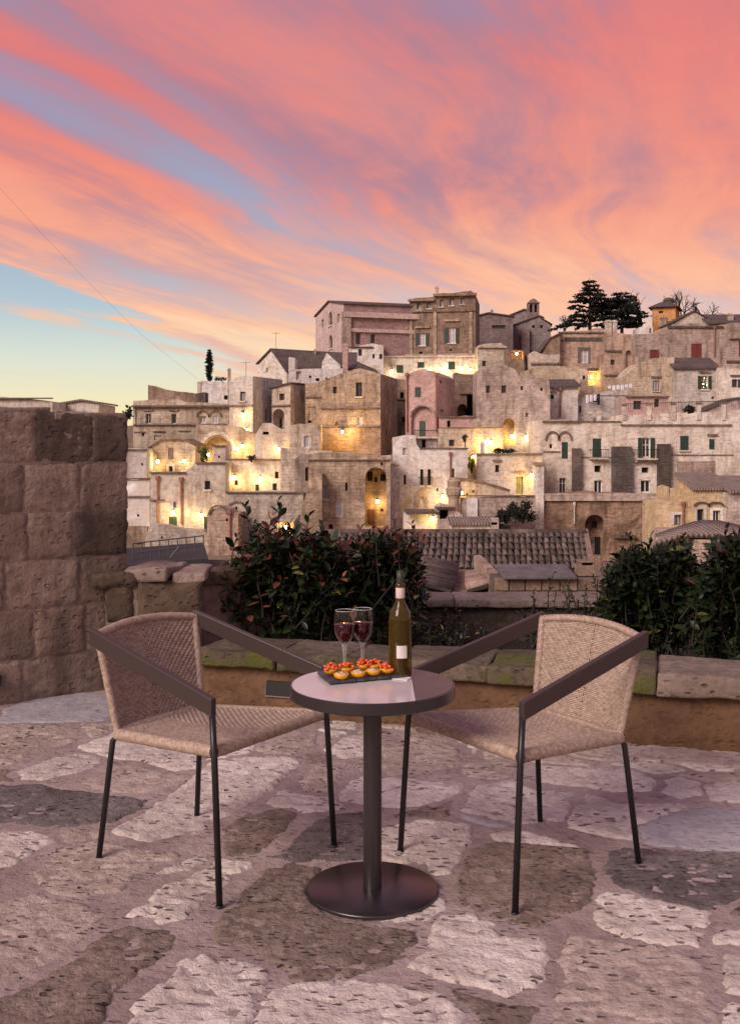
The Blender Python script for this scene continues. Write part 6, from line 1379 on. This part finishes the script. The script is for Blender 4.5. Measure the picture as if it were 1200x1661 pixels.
# ---- round table
TC = Vector((.008, 3.40, 0)); TZ = .672; RT = .268
M['trefl_pale'] = NT('painted_pale_reflection'); _t = M['trefl_pale']; _v = _t.vec(); _t.put(_t.b.inputs['Base Color'], _t.mix(_t.sm(_t.noise(_v, 6, 6, .6), .3, .7), (.60, .53, .53), (.68, .60, .60))); _t.b.inputs['Roughness'].default_value = .16; M['trefl_pale'] = _t.mat  # pale colour carries the bright sky reflected in the top
M['trefl_dark'] = NT('painted_dark_reflection'); _t = M['trefl_dark']; _v = _t.vec(); _t.put(_t.b.inputs['Base Color'], _t.mix(_t.sm(_t.noise(_v, 9, 7, .65), .3, .7), (.035, .028, .030), (.065, .052, .053))); _t.b.inputs['Roughness'].default_value = .30; M['trefl_dark'] = _t.mat  # dark colour carries the dark side of that reflection
tb = empty('round_bistro_table', (TC.x, TC.y, .006), 0, 'round dark metal bistro table on a disc foot, its top coloured with a painted reflection', 'table')
m = MB(); m.lathe([(0, 0), (.212, 0), (.214, .003), (.214, .009), (.210, .012), (.034, .0125), (0, .0125)], 72); m.build('foot_plate', M['metal'], tb, True); 
m = MB(); m.lathe([(.030, .0127), (.030, TZ - .04)], 32); bevel_obj(m.build('column', M['metal'], tb, True), .001)
m = MB(); m.lathe([(0, TZ - .040), (.262, TZ - .040), (RT, TZ - .036), (RT, TZ - .003), (RT - .002, TZ - .0005), (RT - .006, TZ - .0005), (RT - .007, TZ - .003), (0, TZ - .003)], 96); o = m.build('rim', M['metal'], tb, True)
o.data.polygons.foreach_set('use_smooth', [False] * len(o.data.polygons))
cut = (onz(668, 1108, TZ).x - TC.x); rr = RT - .0075; N_ = 72  # chord follows the dark edge of the painted reflection
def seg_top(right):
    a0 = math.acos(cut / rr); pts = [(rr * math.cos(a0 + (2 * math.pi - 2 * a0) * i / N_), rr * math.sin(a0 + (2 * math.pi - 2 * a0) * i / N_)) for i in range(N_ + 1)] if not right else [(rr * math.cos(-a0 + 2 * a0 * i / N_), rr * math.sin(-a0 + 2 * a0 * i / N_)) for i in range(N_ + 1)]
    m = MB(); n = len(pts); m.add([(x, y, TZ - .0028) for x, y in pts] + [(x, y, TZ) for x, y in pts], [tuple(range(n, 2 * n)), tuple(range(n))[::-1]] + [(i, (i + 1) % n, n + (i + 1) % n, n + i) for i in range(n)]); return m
seg_top(False).build('tabletop_pale_reflection', M['trefl_pale'], tb); seg_top(True).build('tabletop_dark_reflection', M['trefl_dark'], tb)  # one top in two pieces, the reflection is put into their colours
T0 = TZ + .0065      # height of the table surface

# ---- slate board with tartlets
M['slateb'] = rockmat('grey_slate_board', (.045, .042, .047), (.10, .095, .105), (.02, .018, .02), .2, 6, None, 0, .5, .38, 0)
bz = T0 + .012; q = [onz(513, 1089, bz), onz(535, 1106, bz), onz(652, 1095, bz), onz(622, 1078, bz)]
c0 = sum(q, Vector()) / 4; sl = empty('slate_board', (c0.x, c0.y, T0), 0, 'dark slate serving board carrying the tartlets', 'serving board'); rg = random.Random(2); m = MB()
ring = dense([((p.x - c0.x), (p.y - c0.y)) for p in q], .012, .0012, rg); n = len(ring)
m.add([(p.x, p.y, .004) for p in ring] + [(p.x * .985, p.y * .985, .0125 + rg.gauss(0, .0003)) for p in ring], [tuple(range(n, 2 * n)), tuple(range(n))[::-1]] + [(i, (i + 1) % n, n + (i + 1) % n, n + i) for i in range(n)]); m.build('slate', M['slateb'], sl)
for k in range(4):
    p = ring[int(n * (k + .12) / 4)] * .8; m = MB(); m.lathe([(0, 0), (.006, 0), (.006, .004), (0, .004)], 10, (p.x, p.y, 0)); m.build('foot', M['iron'], sl)
p = [onz(636, 1101, T0 + .003), onz(660, 1103.5, T0 + .003), onz(667, 1099, T0 + .003), onz(648, 1094, T0 + .003)]
m = MB(); cc = sum(p, Vector()) / 4; m.hexa([Vector((v.x, v.y, T0 + .0005 + z)) - Vector((cc.x, cc.y, T0)) for z in (0, .0025) for v in p]); o = m.build('paper_napkin', plain('white_paper', (.72, .70, .72), .8), None, loc=Vector((cc.x, cc.y, T0))); tag(o, 'small folded white napkin under the wine bottle edge', 'napkin')
M['pastry'] = plain('golden_pastry', (.82, .38, .02), .32, vary=.15, scale=60); M['custard'] = plain('herbed_cream', (.55, .40, .24), .6, vary=.5, scale=160); M['tomato'] = plain('orange_red_topping', (.78, .12, .03), .28, vary=.45, scale=110); M['seed'] = plain('brown_seeds', (.18, .08, .04), .6)
def tart(label, px, py, kind, grp, sc=1.0):
    p = onz(px, py, bz + .012); e = empty('tartlet', (p.x, p.y, bz + .0005), rg.uniform(0, 6), label, 'tartlet', grp); r = .0245 * sc; m = MB(); seg = 28; vs = []; fs = []
    prof = [(0, 0), (.42, .0), (.72, .16), (.92, .45), (1.02, .82), (1.02, .96), (.95, 1.0), (.88, .84), (0, .80)]
    for a, z in prof:
        for k in range(seg): t = 2 * math.pi * k / seg; fl = 1 + .012 * math.cos(3 * t + px); vs.append((a * r * fl * math.cos(t), a * r * fl * math.sin(t), z * .019))
    for i in range(len(prof) - 1):
        for k in range(seg): fs.append((i * seg + k, i * seg + (k + 1) % seg, (i + 1) * seg + (k + 1) % seg, (i + 1) * seg + k))
    m.add(vs, fs); m.build('shell', M['pastry'], e, True); m = MB()
    if kind == 'red':
        for k in range(15):          # chopped pieces heaped up
            a = k * 2.4 + rg.gauss(0, .3); d = r * .27 * math.sqrt(k) * rg.uniform(.8, 1.15); h = .018 + .016 * (1 - k / 15) + rg.gauss(0, .0015); s = .0066 * rg.uniform(.75, 1.3); rot = Matrix.Rotation(rg.uniform(0, 6.3), 3, 'Z') @ Matrix.Rotation(rg.uniform(-1, 1), 3, 'X') @ Matrix.Diagonal((rg.uniform(.8, 1.7), rg.uniform(.6, 1.0), rg.uniform(.5, .9)))
            q = MB(); q.lathe([(0, -s), (s * .85, -s * .55), (s, .1 * s), (s * .6, s * .75), (0, s * .95)], 6); m.add([rot @ Vector(v) + Vector((d * math.cos(a), d * math.sin(a), h)) for v in q.v], q.f)
        m.build('topping', M['tomato'], e, True)
    else:
        m.lathe([(r * .86, .0155), (r * .6, .022), (r * .2, .0255), (0, .026)], 20); m.build('topping', M['custard'], e, True); m = MB()
        for k in range(9): a = rg.uniform(0, 6.28); d = r * .6 * math.sqrt(rg.random()); m.lathe([(0, -.002), (.0024, 0), (0, .0022)], 6, (d * math.cos(a), d * math.sin(a), .0245))
        m.build('seeds', M['seed'], e)
for x, y in ((537, 1088), (562, 1086), (590, 1081), (608, 1081), (628, 1087)): tart('tartlet heaped with orange-red topping on the slate board', x, y, 'red', 'red topped tartlets')
for x, y in ((553.5, 1096), (581, 1093), (605, 1090)): tart('golden tartlet filled with seeded cream on the slate board', x, y, 'cream', 'cream filled tartlets')

# ---- wine glasses and bottle
def thin_glass():
    t = NT('clear_glass'); lw = t.n('ShaderNodeLayerWeight'); lw.inputs['Blend'].default_value = .42; tr = t.n('ShaderNodeBsdfTransparent'); tr.inputs[0].default_value = (.97, .97, .98, 1); gl = t.n('ShaderNodeBsdfGlossy'); gl.inputs['Roughness'].default_value = .12
    mx = t.n('ShaderNodeMixShader'); f = t.math('POWER', lw.outputs['Facing'], 2.2); t.l(t.math('ADD', t.math('MULTIPLY', f, .85), .035), mx.inputs[0]); t.l(tr.outputs[0], mx.inputs[1]); t.l(gl.outputs[0], mx.inputs[2]); t.l(mx.outputs[0], t.out.inputs['Surface']); return t.mat
M['clear'] = thin_glass()
M['wine'] = NT('red_wine'); _t = M['wine']; _t.put(_t.b.inputs['Base Color'], (.040, .003, .007)); _t.b.inputs['Roughness'].default_value = .06; _t.b.inputs['Transmission Weight'].default_value = .0; _t.b.inputs['IOR'].default_value = 1.33; M['wine'] = _t.mat
M['rimg'] = plain('painted_rim_glint', (.62, .58, .60), .08)  # pale colour stands in for the sky glint along the rim
def stem_glass():  # paler towards the edges: caught light put into the stem colour
    t = NT('stem_glass'); lw = t.n('ShaderNodeLayerWeight'); lw.inputs['Blend'].default_value = .5; tr = t.n('ShaderNodeBsdfTransparent'); t.put(t.b.inputs['Base Color'], (.55, .52, .54)); t.b.inputs['Roughness'].default_value = .1
    mx = t.n('ShaderNodeMixShader'); t.l(t.math('ADD', t.math('MULTIPLY', lw.outputs['Facing'], .75), .15), mx.inputs[0]); t.l(tr.outputs[0], mx.inputs[1]); t.l(t.b.outputs[0], mx.inputs[2]); t.l(mx.outputs[0], t.out.inputs['Surface']); return t.mat
M['stemg'] = stem_glass()
def glass(label, px, Y):
    x = (px - CX) / F * Y; e = empty('wine_glass', (x, Y, T0), 0, label, 'wine glass', 'filled wine glasses'); k = .036; t = .0013
    outer = [(0, .0), (.031, .0), (.032, .0015), (.012, .0045), (.0062, .012), (.0052, .03), (.0060, .060), (.0078, .080), (.0125, .094), (.021, .106), (.0295, .120), (.0350, .138), (.0368, .155), (.0360, .175), (.0335, .196), (.0318, .208)]
    m = MB(); m.lathe(outer[8:], 40); m.build('bowl', M['clear'], e, True); m = MB(); m.lathe(outer[:9], 28); m.build('stem', M['stemg'], e, True)
    m = MB()
    for a in range(40):
        q0, q1 = 2 * math.pi * a / 40, 2 * math.pi * (a + 1) / 40; m.tube([(.0318 * math.cos(q0), .0318 * math.sin(q0), .208), (.0318 * math.cos(q1), .0318 * math.sin(q1), .208)], .0009, 6, False)
    m.build('rim', M['rimg'], e, True)
    m = MB(); m.lathe([(0, .0985), (.0150, .1005), (.0275, .1195), (.0336, .138), (.0355, .155), (.0354, .1615), (0, .1615)], 40); m.build('wine', M['wine'], e, True); return e
glass('red wine glass beside the row of red topped tartlets', 559, 3.585); glass('red wine glass next to the bottle', 588, 3.62)
def mixglass():
    t = NT('olive_bottle_glass'); t.put(t.b.inputs['Base Color'], (.15, .095, .016)); t.b.inputs['Roughness'].default_value = .03; t.b.inputs['Transmission Weight'].default_value = .72; t.b.inputs['IOR'].default_value = 1.36; return t.mat
M['bglass'] = mixglass()
YB_ = 3.51; x = (649 - CX) / F * YB_; bt = empty('wine_bottle', (x, YB_, T0), R(0), 'tall olive glass wine bottle with a small blank square label', 'bottle')
k = .0385; m = MB(); m.lathe([(0, .006), (.020, .004), (.030, 0), (.036, .001), (k, .006), (k, .185), (.0375, .200), (.0335, .215), (.026, .229), (.0185, .242), (.0150, .256), (.0142, .268), (.0142, .296), (.0160, .298), (.0160, .307), (.0140, .309), (.0135, .312), (0, .312)], 56); m.build('bottle_body', M['bglass'], bt, True)
m = MB(); m.lathe([(.0150, .262), (.0153, .263), (.0153, .2955), (.0148, .2965)], 40); m.build('neck_band', plain('pale_paper_band', (.60, .50, .46), .7), bt, True)
m = MB(); m.lathe([(.0120, .3125), (.0125, .33), (.0118, .352), (.0, .354)], 24); m.build('stopper', plain('dark_stopper', (.03, .035, .02), .5), bt, True)
m = MB(); a0, a1 = R(-90 - 20), R(-90 + 33); n = 12
for i in range(n):
    A, B = a0 + (a1 - a0) * i / n, a0 + (a1 - a0) * (i + 1) / n; r_ = k + .0006; m.quad((r_ * math.cos(A), r_ * math.sin(A), .066), (r_ * math.cos(B), r_ * math.sin(B), .066), (r_ * math.cos(B), r_ * math.sin(B), .108), (r_ * math.cos(A), r_ * math.sin(A), .108))
m.build('label', plain('blank_label_paper', (.70, .64, .62), .75, vary=.08, scale=40), bt, True)
